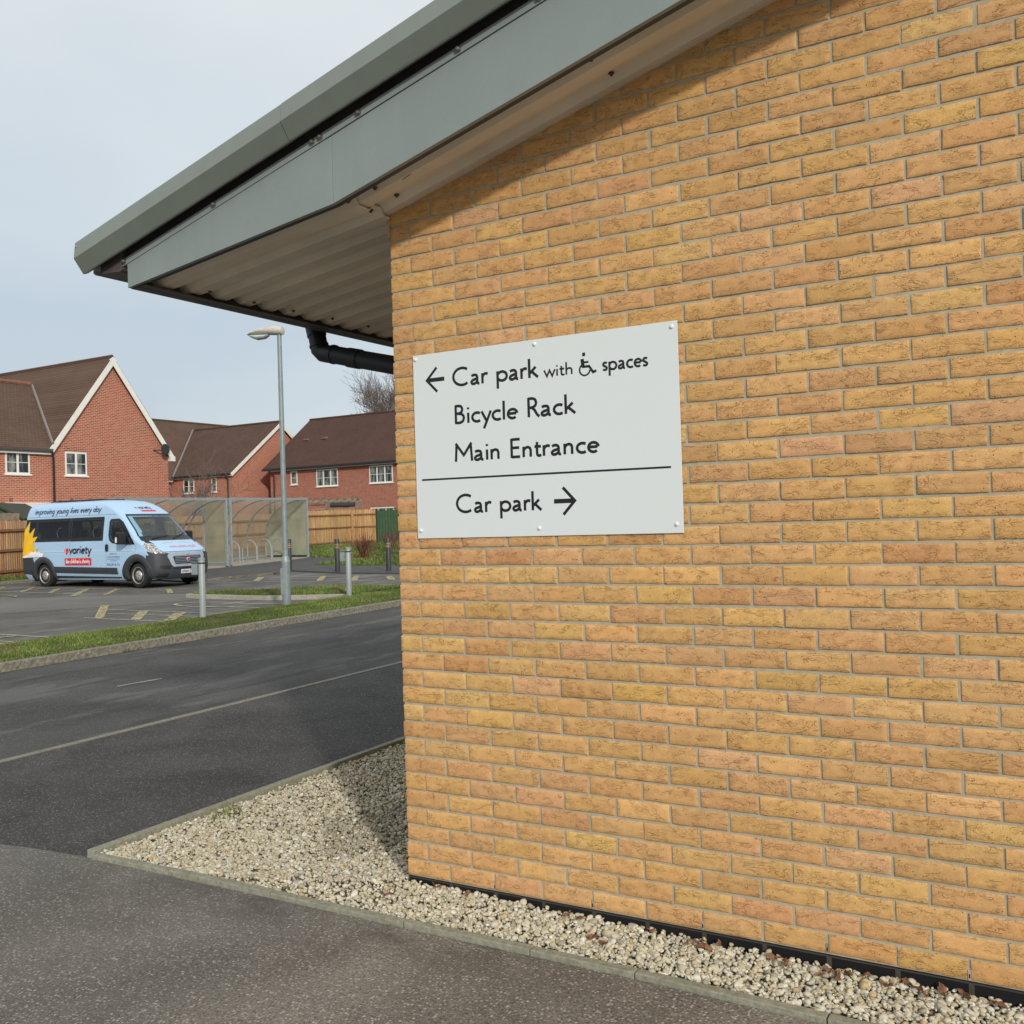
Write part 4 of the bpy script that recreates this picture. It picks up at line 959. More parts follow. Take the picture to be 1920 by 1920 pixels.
# side glass: dark printed border as four bands, tinted glass between
for md in 'RL':
    gl = patch('side_window', rr(-4.90, -2.835, 1.345, 2.02, .04), M['tint'], .010, md); patch('side_window', rr(-2.822, -1.40, 1.335, 2.015, .04), M['tint'], .010, md)
    for a, b in ((-4.90, -2.835), (-2.822, -1.40)):
        for p in ([(a, 1.345), (b, 1.345), (b, 1.44), (a, 1.44)], [(a, 1.955), (b, 1.955), (b, 2.02), (a, 2.02)], [(a, 1.44), (a+.08, 1.44), (a+.08, 1.955), (a, 1.955)], [(b-.09, 1.44), (b, 1.44), (b, 1.955), (b-.09, 1.955)]):
            patch('glass_border', p, M['blackplastic'], .013, md, parent=gl)
    patch('glass_border', [(-4.42, 1.44), (-4.30, 1.44), (-4.30, 1.955), (-4.42, 1.955)], M['blackplastic'], .013, md, parent=gl)
    d = patch('door_window', [(-1.16, 1.46), (-1.17, 1.86), (-1.12, 1.94), (-.76, 1.945), (-.62, 1.86), (-.38, 1.60), (-.12, 1.235), (-.60, 1.235), (-.98, 1.28), (-1.10, 1.35)], M['tint'], .009, md)
    for p in ([(-1.17, 1.46), (-1.17, 1.86), (-1.13, 1.86), (-1.12, 1.46)], [(-1.17, 1.86), (-1.12, 1.945), (-.76, 1.948), (-.80, 1.90), (-1.10, 1.90), (-1.13, 1.85)], [(-.76, 1.948), (-.60, 1.85), (-.37, 1.60), (-.10, 1.22), (-.19, 1.24), (-.43, 1.58), (-.64, 1.80), (-.80, 1.90)],
              [(-1.17, 1.46), (-1.12, 1.46), (-1.07, 1.37), (-.96, 1.31), (-.60, 1.27), (-.55, 1.22), (-1.0, 1.26), (-1.12, 1.34)], [(-.70, 1.27), (-.66, 1.27), (-.68, 1.88), (-.72, 1.90)], [(-.62, 1.23), (-.07, 1.21), (-.16, 1.34), (-.36, 1.36), (-.60, 1.28)]):
        patch('window_seal', p, M['blackplastic'], .013, md, parent=d)
    # door shut lines and body creases
    for p in ([(-1.255, .42), (-1.250, .42), (-1.250, 2.02), (-1.255, 2.02)], [(-.055, .95), (-.05, .95), (-.04, 1.2), (-.045, 1.2)], [(-4.95, 2.072), (-.95, 2.072), (-.95, 2.080), (-4.95, 2.080)], [(-2.83, .62), (-2.825, .62), (-2.825, 1.34), (-2.83, 1.34)]):
        patch('panel_gap', p, M['navy'], .002, md)
    patch('belt_crease', [(-4.9, 1.012), (-.12, 1.012), (-.12, 1.030), (-4.9, 1.034)], M['vansilver'], .003, md)
    patch('side_moulding', [(-3.66, .61), (-.78, .565), (-.775, .385), (-3.55, .43)], M['cladding'], .022, md)
    patch('sill', [(-3.6, .34), (-.70, .30), (-.70, .26), (-3.6, .26)], M['cladding'], .004, md)
    patch('rear_corner_cladding', [(-5.05, .86), (-4.50, .885), (-4.44, .72), (-4.50, .36), (-5.02, .40)], M['cladding'], .012, md)
    # arch surrounds
    for xc, r0, r1 in ((0, .41, .60), (-4.035, .39, .56)):
        m = MB(); k = 22; A = [(-14+208*i/k) for i in range(k+1)]; sgn = -1 if md == 'R' else 1
        vs = []
        for rr_, off in ((r0-.01, -.05), (r0, .020), (r1, .026), (r1+.012, .0)):
            for a in A:
                u = xc+rr_*math.cos(R(a)); w = max(.24, .33+rr_*math.sin(R(a))*1.0); vs.append((u, sgn*(side(u, w)+off), w))
        n_ = len(A); m.add(vs, [(q_*n_+i, q_*n_+i+1, (q_+1)*n_+i+1, (q_+1)*n_+i) for q_ in range(3) for i in range(n_-1)])
        smooth_all(m.build('arch_surround', M['cladding'], van))
    patch('door_handle', rr(-1.275, -1.145, 1.03, 1.235, .05), M['blackplastic'], .03, md)
# lower bumper wrap, front
def wrap(name, zlo, zhi, mat, off, ymax=None, xmin=.30, n=44):
    m = MB(); rowsz = np.linspace(zlo, zhi, 8); vs = []
    for z in rowsz:
        w = ip(z, TW); pts = []
        for i in range(n+1):
            t = -1+2*i/n; y = t*(ymax or w*.9995); x = front(y, z)
            pts.append((x, y))
        for x, y in pts:
            sc_ = 1+off/max(.3, abs(w)); vs.append((x+off*(1-.5*abs(y/w)**6), y*sc_, z))
    k = n+1; m.add(vs, [(a*k+i, a*k+i+1, (a+1)*k+i+1, (a+1)*k+i) for a in range(7) for i in range(n)])
    return smooth_all(m.build(name, mat, van))
fb = wrap('front_bumper', .24, .90, M['cladding'], .020)
for sg_ in (-1, 1):
    for p in ([(.50, .93), (.78, .90), (.80, .62), (.60, .26), (.45, .24), (.44, .70)],): patch('bumper_corner', p, M['cladding'], .022, 'R' if sg_ < 0 else 'L')
    patch('air_slot', [(sg_*.56, .60), (sg_*.86, .60), (sg_*.88, .52), (sg_*.60, .50)], M['blackplastic'], .032, 'F', parent=fb)
    patch('fog_recess', [(sg_*.62, .38), (sg_*.92, .38), (sg_*.92, .28), (sg_*.66, .27)], M['blackplastic'], .032, 'F', parent=fb)
gs = patch('grille_surround', [(-.60, .96), (.60, .96), (.66, .86), (.56, .62), (.48, .56), (-.48, .56), (-.56, .62), (-.66, .86)], M['vansilver'], .026, 'F')
gr = patch('grille', [(-.48, .86), (.48, .86), (.50, .82), (.44, .63), (-.44, .63), (-.50, .82)], M['blackplastic'], .032, 'F')
for z in (.665, .71, .755, .80, .84): patch('grille_bar', [(-.45, z), (.45, z), (.45, z+.010), (-.45, z+.010)], M['vansilver'], 0.038, 'F', parent=gr)
m = MB(); m.lathe((.897, 0, .75), [(.062, 0), (.062, .012), (.048, .018), (.03, .020)], 20, 'x'); bd = m.build('badge', M['vansilver'], van, smooth=True)
m = MB(); m.lathe((.897, 0, .75), [(.040, .019), (.040, .0215)], 20, 'x'); m.build('badge_centre', M['red'], bd)
patch('lower_intake', [(-.50, .535), (.50, .535), (.50, .50), (-.50, .50)], M['blackplastic'], .030, 'F', parent=fb)
npl = patch('number_plate', [(-.26, .475), (.26, .475), (.26, .365), (-.26, .365)], M['platew'], .034, 'F')
patch('bumper_lip', [(-.85, .245), (.85, .245), (.85, .222), (-.85, .222)], M['blackplastic'], .02, 'F')
# headlamps wrap round the corner; bonnet details
for md, s_ in (('R', -1), ('L', 1)):
    patch('headlamp', [(.22, 1.235), (.42, 1.20), (.66, 1.04), (.80, .935), (.62, .955), (.42, 1.04), (.28, 1.14)], M['lampglass'], .012, md)
    patch('headlamp_base', [(.40, 1.02), (.62, .955), (.80, .935), (.90, .88), (.80, .84), (.50, .90)], M['cladding'], .014, md)
    patch('cowl_corner', [(.08, 1.335), (.20, 1.30), (.40, 1.21), (.24, 1.245)], M['blackplastic'], .010, md)
    patch('bonnet_vent', [(s_*.12, 1.245), (s_*.50, 1.225), (s_*.50, 1.21), (s_*.12, 1.23)], M['vansilver'], .004, 'F')
patch('bonnet_gap', [(-.78, .985), (.78, .985), (.78, .975), (-.78, .975)], M['navy'], .003, 'F')
# windscreen
patch('windscreen', [(-.885, 1.36), (.885, 1.36), (.79, 2.06), (-.79, 2.06)], M['clear'], .006, 'F')
for p in ([(-.90, 1.345), (.90, 1.345), (.88, 1.43), (-.88, 1.43)], [(-.80, 2.02), (.80, 2.02), (.79, 2.07), (-.79, 2.07)], [(-.895, 1.43), (-.86, 1.43), (-.77, 2.02), (-.805, 2.02)], [(.895, 1.43), (.86, 1.43), (.77, 2.02), (.805, 2.02)]):
    patch('screen_border', p, M['blackplastic'], .009, 'F')
patch('scuttle', [(-.92, 1.30), (.92, 1.30), (.90, 1.36), (-.90, 1.36)], M['blackplastic'], .012, 'F')
def Fp(y, z, off=.03): return (front(y, z)+off, y, z)
for a, b in (((-.62, 1.35), (.02, 1.445)), ((.10, 1.35), (.74, 1.50))):
    m = MB(); m.tube([Fp(a[0]+(b[0]-a[0])*t, a[1]+(b[1]-a[1])*t, .035) for t in np.linspace(0, 1, 7)], [.014, .013, .012, .011, .010, .009, .008], 6); m.build('wiper', M['blackplastic'], van)
m = MB(); m.lathe((-.52, -.0, 2.0), [(.04, 0), (.055, -.05), (.02, -.09)], 10); m.build('mirror_inside', M['cabin'], van)
# mirrors
for s_ in (-1, 1):
    m = MB(); m.prism([(-.50, 1.22), (-.16, 1.22), (-.30, 1.42), (-.40, 1.46)], 'y', s_*.96, s_*1.06); mb = m.build('mirror_base', M['blackplastic'], van, bev=.02)
    m = MB(); m.box(-.50, -.30, *sorted((s_*1.08, s_*1.33)), 1.22, 1.56); m.build('mirror_housing', M['blackplastic'], van, bev=.045)
    m = MB(); m.beam((-.36, s_*1.0, 1.28), (-.38, s_*1.12, 1.28), .10, .07); m.beam((-.36, s_*1.0, 1.46), (-.38, s_*1.12, 1.46), .06, .05); m.build('mirror_arm', M['blackplastic'], mb, bev=.01)
    m = MB(); m.box(-.47, -.41, *sorted((s_*1.325, s_*1.345)), 1.27, 1.42); m.build('mirror_lamp', M['whitev'], mb, bev=.008)
# roof details, floor, cabin
m = MB(); m.box(-4.95, .55, -.88, .88, .30, .40); m.build('floor', M['cabin'], van)
m = MB(); m.box(-.05, .10, -.86, .86, .4, 1.30); m.build('dashboard', M['cabin'], van, bev=.05)
m = MB(); m.tube([(-.20+.03*math.sin(t), -.42+.19*math.cos(t), 1.30+.19*math.sin(t)*.8) for t in np.linspace(0, 6.28, 20)], .014, 6); m.build('steering_wheel', M['blackplastic'], van)
def seat(x, y, w=.46, top=1.52, name='seat'):
    m = MB(); m.box(x-.25, x+.25, y-w/2, y+w/2, .78, .92); m.box(x-.34, x-.22, y-w/2, y+w/2, .85, top); st = m.build(name, M['seat'], van, bev=.04)
    for q_ in ((0,) if w < .6 else (-.22, .22)):
        m = MB(); m.tube([(x-.28, y+q_-.13, top-.02), (x-.28, y+q_-.13, top+.10), (x-.28, y+q_-.07, top+.19), (x-.28, y+q_+.07, top+.19), (x-.28, y+q_+.13, top+.10), (x-.28, y+q_+.13, top-.02)], .035, 8)
        m.tube([(x-.28, y+q_-.13, top+.08), (x-.28, y+q_+.13, top+.08)], .022, 6); m.build('headrest', M['seat'], st)
seat(-.62, -.45, .48, 1.58); seat(-.62, .38, .86, 1.58)
for x in (-1.75, -2.55, -3.35, -4.15):
    for y in (-.52, .02, .56): seat(x, y, .44, 1.46)
m = MB(); m.tube([(-2.02, -.78, 1.35), (-2.10, -.78, 1.60), (-2.02, -.78, 1.72), (-1.93, -.74, 1.74)], .014, 6); m.tube([(-3.62, -.78, 1.35), (-3.70, -.78, 1.60), (-3.62, -.78, 1.72), (-3.53, -.74, 1.74)], .014, 6); m.build('grab_handle', M['whitev'], van)
m = MB(); m.lathe((-1.76, -.72, 1.43), [(.05, -.04), (.09, 0), (.05, .06)], 7); m.lathe((-1.60, -.74, 1.45), [(.05, -.06), (.10, 0), (.04, .08)], 7); m.build('hi_vis_vest', M['lime'], van)
# wheels
for xc in (0, -4.035):
    for s_ in (-1, 1):
        yo = s_*.985; yi = s_*.76
        prof_ = [(.20, 0), (.315, .0), (.338, s_*.02), (.345, s_*.05), (.345, s_*.17), (.335, s_*.205), (.30, s_*.225), (.235, s_*.225), (.225, s_*.20)]
        wh = thing('wheel', None, None, (0, 0, 0)); wh.parent = van
        m = MB(); m.lathe((xc, yi, .345), prof_, 36, 'y'); m.build('tyre', M['rubber'], wh, smooth=True)
        m = MB(); m.lathe((xc, yi, .345), [(.05, s_*.12), (.226, s_*.13), (.240, s_*.222), (.225, s_*.226), (.212, s_*.20), (.205, s_*.178), (.145, s_*.172), (.135, s_*.20), (.10, s_*.232), (.03, s_*.236)], 36, 'y'); rim = m.build('rim', M['hub'], wh, smooth=True)
        m = MB()
        for i in range(12):
            a = 2*math.pi*i/12; m.lathe((xc+.178*math.cos(a), yi+s_*.1765, .345+.178*math.sin(a)), [(.022, 0), (.022, s_*.008)], 8, 'y')
        for i in range(5):
            a = 2*math.pi*i/5; m.lathe((xc+.07*math.cos(a), yi+s_*.228, .345+.07*math.sin(a)), [(.016, 0), (.016, s_*.010)], 8, 'y')
        m.build('rim_hole', M['blackplastic'], rim)
        m = MB(); A = np.linspace(-20, 200, 14); vs = [(xc+.47*math.cos(R(a)), y_, .33+.47*math.sin(R(a))) for y_ in (s_*.55, s_*1.0) for a in A]
        m.add(vs, [(i, i+1, 14+i+1, 14+i) for i in range(13)]); m.add([(xc+.47*math.cos(R(a)), s_*.55, .33+.47*math.sin(R(a))) for a in A], [tuple(range(14))]); m.build('wheel_well', M['blackplastic'], van)
m = MB(); m.box(-4.6, .4, -.55, .55, .24, .31); m.build('underbody', M['blackplastic'], van)
patch('rear_lamp', [(-5.06, .9), (-5.0, .9), (-5.0, 1.35), (-5.06, 1.35)], M['red'], .012, 'R'); patch('rear_lamp', [(-5.06, .9), (-5.0, .9), (-5.0, 1.35), (-5.06, 1.35)], M['red'], .012, 'L')
m = MB(); m.box(-4.2, -2.2, -.45, .45, 2.525, 2.56); m.build('roof_rail', M['blackplastic'], van, bev=.01)
# lettering
def vtext(s, x0, x1, z0, zh, mat, mode='R', off=.014, shear=0, name='lettering', bold=0, parent=None):
    c = bpy.data.curves.new('t', 'FONT'); c.body = s; c.size = 1; c.shear = shear; c.offset = bold; c.resolution_u = 2
    t = bpy.data.objects.new('t', c); COL.objects.link(t); bpy.context.view_layer.update()
    me = bpy.data.meshes.new_from_object(t.evaluated_get(bpy.context.evaluated_depsgraph_get())); bpy.data.objects.remove(t)
    xs_ = [v.co.x for v in me.vertices]; a, b = min(xs_), max(xs_); k = (x1-x0)/(b-a)
    bm = bmesh.new(); bm.from_mesh(me)
    for v in bm.verts: v.co = (x0+(v.co.x-a)*k, z0+v.co.y*zh, 0)
    if mode in ('R', 'L'):
        if mode == 'L':
            for v in bm.verts: v.co.x = x0+x1-v.co.x
    mapv(bm, off, mode)
    me2 = bpy.data.meshes.new(name); bm.to_mesh(me2); bm.free(); me2.materials.append(mat)
    o = bpy.data.objects.new(name, me2); COL.objects.link(o); o.parent = parent or van; return o
GL.update({
 'm': (.98, [[(.10, 0), (.10, .545)], spl([(.10, .33), (.16, .45), (.27, .505), (.38, .47), (.42, .37), (.425, .22), (.425, 0)]), spl([(.42, .33), (.49, .45), (.60, .505), (.71, .47), (.75, .37), (.755, .22), (.755, 0)])]),
 'o': (.66, [arc(.33, .27, .25, .24, 0, 360)]), 'v': (.52, [[(.03, .545), (.26, .02), (.49, .545)]]),
 'g': (.66, [arc(.31, .27, .235, .235, 0, 360), spl([(.545, .545), (.545, .1), (.54, -.1), (.48, -.28), (.30, -.34), (.12, -.28)])]),
 'u': (.62, [spl([(.10, .545), (.10, .25), (.13, .09), (.27, .03), (.40, .08), (.46, .22)]), [(.46, 0), (.46, .545)]]),
 'd': (.68, [arc(.31, .27, .235, .235, 0, 360), [(.545, 0), (.545, .99)]]), 'A': (.66, [arc(.31, .27, .235, .235, 0, 360), [(.545, 0), (.545, .545)]]), "'": (.2, [[(.1, .8), (.1, .99)]])})
def gtext(s, x0, x1, z0, cap, mat, mode='R', off=.014, w=.13, shear=0, name='lettering', parent=None):
    adv = sum(GL[c][0] for c in s); k = (x1-x0)/(adv*cap); m = MB(); x = x0; i = 0
    for c in s:
        a, st_ = GL[c]
        for P in st_: i += 1; ribbon(m, [(p[0]*k+p[1]*shear, p[1]) for p in P], w, x, z0, cap, .00015*(i % 5))
        x += a*cap*k
    bm = bmesh.new(); vs = [bm.verts.new((v[0], v[2], 0)) for v in m.v]
    for f in m.f:
        try: bm.faces.new([vs[q] for q in f])
        except ValueError: pass
    mapv(bm, off, mode); me = bpy.data.meshes.new(name); bm.to_mesh(me); bm.free(); me.materials.append(mat)
    o = bpy.data.objects.new(name, me); COL.objects.link(o); o.parent = parent or van; return o
gtext('improving young lives every dAy', -4.56, -1.60, 2.17, .175, M['navy'], w=.125, shear=.22)
gtext('vAriety', -2.84, -1.88, .985, .25, M['inkblack'], w=.17)
ht = patch('heart_logo', [(-3.04, 1.04), (-2.93, .945), (-2.86, 1.09), (-2.90, 1.14), (-2.95, 1.14), (-2.98, 1.115), (-3.02, 1.13), (-3.05, 1.09)], M['red'], .014, 'R')
patch('heart_logo', [(-3.035, 1.12), (-3.025, 1.125), (-2.965, .985), (-2.975, .98)], M['whitev'], .016, 'R', parent=ht)
rb = patch('red_banner', rr(-3.04, -1.88, .645, .85, .03), M['red'], .013, 'R')
gtext("the children's chArity", -2.99, -1.93, .705, .125, M['whitev'], off=.017, w=.17, parent=rb)
vtext('WORKING WITH', -1.10, -.80, .945, .045, M['navy'], off=.012); vtext('LOCAL BUSINESSES', -1.19, -.66, .855, .05, M['navy'], off=.012); vtext('sponsored by', -1.06, -.80, .755, .04, M['navy'], off=.012); vtext('KILLIK & Co', -1.20, -.68, .63, .085, M['navy'], off=.012)
patch('thin_rule', [(-1.2, .815), (-.66, .815), (-.66, .809), (-1.2, .809)], M['navy'], .012, 'R')
vtext('GN64 CHK', -.24, .24, .385, .10, M['black'], 'F', .038, bold=.02, parent=npl)
vtext('www.variety.org.uk', -.42, .52, 1.09, .10, M['pinkred'], 'F', .006, bold=.004)
gtext('vAriety', -.20, .26, 2.225, .10, M['inkblack'], 'F', .008, .17)
patch('red_banner', [(-.20, 2.19), (.32, 2.19), (.32, 2.145), (-.20, 2.145)], M['red'], .010, 'F')
patch('heart_logo', [(-.30, 2.24), (-.24, 2.24), (-.24, 2.28), (-.30, 2.28)], M['red'], .010, 'F')
# plain yellow sun with rays and white cloud vinyl at the rear
sn = patch('sun_vinyl', [(-5.05, 1.72)]+[(-5.12+.66*math.cos(R(a)), 1.16+.60*math.sin(R(a))) for a in range(82, -28, -10)]+[(-5.05, .90)], M['yellowv'], .0155, 'R')
for tri in ([(-4.90, 1.74), (-4.72, 1.97), (-4.73, 1.62)], [(-4.70, 1.58), (-4.47, 1.77), (-4.55, 1.44)], [(-4.58, 1.46), (-4.31, 1.51), (-4.45, 1.335)], [(-4.44, 1.16), (-4.24, 1.17), (-4.36, 1.06)], [(-5.04, 1.78), (-4.98, 1.92), (-4.94, 1.76)]):
    patch('sun_ray', tri, M['yellowv'], .0165, 'R', parent=sn)
m_ = [(-5.04, .88), (-4.86, .88), (-4.05, .90), (-4.0, .97), (-4.05, 1.02), (-4.12, 1.0), (-4.2, 1.05), (-4.3, 1.02), (-4.38, 1.07), (-4.48, 1.03), (-4.56, 1.05), (-4.66, 1.0), (-4.72, .98), (-4.82, .95), (-5.04, .90)]
patch('cloud_vinyl', m_, M['whitev'], .018, 'R')
# ================================================================ houses
def window(par, axis, at, a0, a1, z0, z1, lights, trans=True, sill=True, out=1):
    """window on a wall at coordinate `at`; axis 'y' = wall faces -y, 'x' = faces +x (a runs along the wall)"""
    def bx(m, u0, u1, w0, w1, d0, d1):
        if axis == 'y': m.box(u0, u1, at-d1, at-d0, w0, w1)
        else: m.box(at+d0, at+d1, u0, u1, w0, w1)
    f = MB(); t = .07
    bx(f, a0, a1, z0, z0+t, -.02, .022); bx(f, a0, a1, z1-t, z1, -.02, .022)
    for k in range(lights+1):
        c = a0+(a1-a0)*k/lights; w = t if k in (0, lights) else .10
        u0 = a0 if k == 0 else (a1-t if k == lights else c-w/2); bx(f, u0, u0+w, z0+t, z1-t, -.02, .022)
    if trans: bx(f, a0+t, a1-t, (z0+z1)/2-.012, (z0+z1)/2+.012, -.02, .020)
    fr = f.build('window', M['white'], par)
    p = MB(); bx(p, a0+.03, a1-.03, z0+.03, z1-.03, .0, .006); p.build('pane', M['pane'], fr)
    if sill: s_ = MB(); bx(s_, a0-.06, a1+.06, z0-.06, z0-.001, -.01, .07); s_.build('sill', M['white'], fr)
    return fr
# ---- house A: gable towards the car park, lower wing on the left
A = thing('brick_house', 'nearest red brick house with tall white edged gable and a dark satellite dish', 'house', (-35.61, 26.15, zg(-35.6, 26)))
gzA = zg(-36, 26)-.3
MB().prism([(23.02, gzA), (29.22, gzA), (29.22, 5.2), (26.12, 9.22), (23.02, 5.2)], 'x', -35.61, -46).build('gable_wall', M['rbrickA'], A)
MB().box(-46, -35.62, 8, 23.02, gzA, 5.12).build('wing_wall', M['rbrickA'], A)
rA = MB(); rA.slab([(-35.46, 26.13, 9.60), (-35.46, 22.86, 5.28), (-46.3, 22.86, 5.28), (-46.3, 26.13, 9.60)], .11); rA.build('roof', M['tileA'], A)
rA = MB(); rA.slab([(-35.46, 26.131, 9.60), (-46.3, 26.131, 9.60), (-46.3, 29.50, 5.18), (-35.46, 29.50, 5.18)], .11); rA.build('roof', M['tileA'], A)
MB().slab([(-35.42, 7, 5.21), (-35.42, 23.02, 5.21), (-40.35, 25.45, 8.66), (-40.35, 7, 8.66)], .1).build('wing_roof', M['tileA'], A)
MB().slab([(-45.3, 7, 5.21), (-45.3, 23, 5.21), (-40.35, 25.45, 8.66), (-40.35, 7, 8.66)], .1).build('wing_roof', M['tileA'], A)
m = MB(); m.tube([(-40.35, 7, 8.70), (-40.35, 25.3, 8.70)], .11, 8); m.build('ridge_tiles', M['ridge'], A)
m = MB(); m.tube([(-35.5, 26.13, 9.60), (-46.3, 26.13, 9.60)], .07, 8); m.build('ridge_tiles', M['tileA'], A)
m = MB(); m.tube([(-40.3, 25.38, 8.66), (-35.42, 22.98, 5.47)], .06, 6); m.build('valley', M['valley'], A)
def barge(par, x, p0, p1, w=.24):
    a = Vector((x, *p0)); b = Vector((x, *p1)); d = (b-a).normalized(); n = Vector((0, -d.z, d.y)); n = n if n.z < 0 else -n
    m = MB(); q_ = [a, b, b+n*w, a+n*w]; vs = q_+[v+Vector((-.03, 0, 0)) for v in q_]
    m.add(vs, [(0, 1, 2, 3), (7, 6, 5, 4), (0, 4, 5, 1), (1, 5, 6, 2), (2, 6, 7, 3), (3, 7, 4, 0)]); return m.build('bargeboard', M['bargewhite'], par)
barge(A, -35.44, (22.84, 5.22), (26.13, 9.56)); barge(A, -35.437, (29.48, 5.14), (26.13, 9.56))
MB().box(-35.62, -35.42, 29.2, 29.5, 4.94, 5.17).build('box_end', M['bargewhite'], A)
m = MB(); m.box(-35.62, -35.46, 8, 22.98, 4.98, 5.09); m.build('fascia_board', M['bargewhite'], A)
m = MB(); m.box(-35.46, -35.34, 8, 22.95, 5.08, 5.19); m.build('gutter', M['darkmetal'], A, bev=.02)
m = MB(); m.tube([(-35.40, 22.90, 5.1), (-35.40, 22.95, 5.0), (-35.55, 23.08, 4.78), (-35.55, 23.08, gzA)], .045, 8); m.build('downpipe', M['pipe'], A, smooth=True)
m = MB(); m.tube([(-35.58, 28.62, 5.0), (-35.58, 28.62, gzA)], .018, 6); m.build('cable', M['rbrickA'], A)
window(A, 'x', -35.61, 23.67, 24.74, 4.12, 5.15, 2); window(A, 'x', -35.62, 20.94, 22.02, 4.12, 5.09, 2); window(A, 'x', -35.62, 17.2, 18.3, 4.12, 5.09, 2)
m = MB()
for i in range(15): m.box(-35.61, -35.603, 23.63+i*.075, 23.69+i*.075, 5.16, 5.37)
m.build('window_arch', M['rbrickCy'], A)
for y, z in ((23.88, 3.05), (21.08, 3.05), (28.0, 3.12)): MB().box(-35.62, -35.60, y, y+.15, z-.08, z+.08).build('air_brick', M['ridge'], A)
MB().box(-35.62, -35.56, 21.12, 22.6, 1.0, 2.72).build('porch_door', M['white'], A)
MB().slab([(-34.6, 20.9, 2.72), (-34.6, 22.9, 2.72), (-35.62, 22.9, 2.95), (-35.62, 20.9, 2.95)], .06).build('porch_canopy', M['bargewhite'], A)
m = MB(); m.lathe((-35.22, 28.72, 5.47), [(.05, -.05), (.16, -.03), (.245, .015), (.255, .025)], 22, 'x'); dsh = m.build('satellite_dish', M['dish'], A, smooth=True)
m = MB(); m.tube([(-35.6, 28.35, 5.44), (-35.3, 28.6, 5.42)], .03, 6); m.tube([(-35.22, 28.7, 5.2), (-34.9, 28.75, 5.42)], .014, 6); m.build('dish_arm', M['dish'], dsh)
# ---- house B and its cross wing
Bh = thing('brick_house', 'red brick house behind the cycle shelter with white edged gable at its right end', 'house', (-49.4, 51.4, zg(-49, 50)))
gzB = .2
MB().prism([(46.52, gzB), (56.2, gzB), (56.2, 5.5), (51.37, 9.22), (46.52, 5.5)], 'x', -49.4, -55.3).build('end_wall', M['rbrickA'], Bh)
MB().box(-55.28, -49.41, 46.50, 46.519, gzB, 5.5).build('front_wall', M['rbrickAx'], Bh)
MB().slab([(-49.2, 46.25, 5.55), (-49.2, 51.37, 9.50), (-58.5, 51.37, 9.50), (-55.1, 46.25, 5.55)], .1).build('roof', M['tileX'], Bh)
MB().slab([(-49.2, 56.5, 5.55), (-49.2, 51.371, 9.50), (-58.5, 51.371, 9.50), (-58.5, 56.5, 5.55)], .1).build('roof', M['tileX'], Bh)
barge(Bh, -49.17, (46.22, 5.50), (51.37, 9.47)); barge(Bh, -49.167, (56.52, 5.50), (51.37, 9.47))
m = MB(); m.box(-55.2, -49.3, 46.16, 46.28, 5.40, 5.55); m.build('gutter', M['pipe'], Bh, bev=.02)  # gutter made bigger and blacker to carry the eaves shadow as well
m = MB(); m.box(-55.2, -49.3, 46.28, 46.52, 5.345, 5.395); m.build('fascia_board', M['bargewhite'], Bh)
m = MB(); m.tube([(-49.75, 46.25, 5.4), (-49.7, 46.44, 5.1), (-49.66, 46.44, .3)], .05, 8); m.build('downpipe', M['pipe'], Bh, smooth=True)
window(Bh, 'y', 46.50, -54.23, -53.13, 4.28, 5.30, 2); window(Bh, 'y', 46.50, -51.35, -50.86, 4.28, 5.30, 1)
m = MB(); m.tube([(-58.5, 51.37, 9.53), (-49.2, 51.37, 9.53)], .08, 8); m.build('ridge_tiles', M['tileX'], Bh)
D_ = thing('brick_house', 'cross wing house rising behind the middle red brick house with plain brown roof', 'house', (-57.5, 48, zg(-57, 48)))
MB().box(-63.5, -55.29, 36, 57.5, gzB, 5.45).build('wall', M['rbrickCy'], D_)
MB().slab([(-55.0, 35.6, 5.42), (-55.0, 57.8, 5.42), (-59.5, 57.8, 10.22), (-59.5, 35.6, 10.22)], .1).build('roof', M['tileA'], D_)
MB().slab([(-64.0, 35.6, 5.42), (-64.0, 57.8, 5.42), (-59.501, 57.8, 10.22), (-59.501, 35.6, 10.22)], .1).build('roof', M['tileA'], D_)
m = MB(); m.tube([(-59.5, 35.6, 10.24), (-59.5, 57.8, 10.24)], .08, 8); m.build('ridge_tiles', M['tileA'], D_)
m = MB(); m.tube([(-55.0, 46.2, 5.52), (-58.45, 51.3, 9.55)], .07, 6); m.build('valley', M['valley'], D_)
m = MB(); m.box(-54.98, -54.88, 36, 46.2, 5.30, 5.42); m.build('gutter', M['darkmetal'], D_)
m = MB(); m.box(-55.28, -54.98, 36, 46.2, 5.18, 5.29); m.build('fascia_board', M['bargewhite'], D_)
# ---- house C on the right
Ch = thing('brick_house', 'dark red brick house with two small roof vents beside the yellow corner', 'house', (-42, 48.8, zg(-42, 48)))
gzC = .3
MB().prism([(48.8, gzC), (58.0, gzC), (58.0, 5.75), (53.4, 9.35), (48.8, 5.75)], 'x', -47.9, -28).build('wall', M['rbrickCy'], Ch)
MB().box(-47.9, -28, 48.781, 48.799, gzC, 5.74).build('front_wall', M['rbrickC'], Ch)
MB().slab([(-48.3, 48.45, 5.82), (-27.5, 48.45, 5.82), (-27.5, 53.4, 9.68), (-48.15, 53.4, 9.68)], .1).build('roof', M['tileC'], Ch)
MB().slab([(-48.3, 58.35, 5.82), (-27.5, 58.35, 5.82), (-27.5, 53.401, 9.68), (-48.15, 53.401, 9.68)], .1).build('roof', M['tileC'], Ch)
m = MB(); m.tube([(-48.15, 53.4, 9.70), (-27.5, 53.4, 9.70)], .08, 8); m.build('ridge_tiles', M['tileC'], Ch)
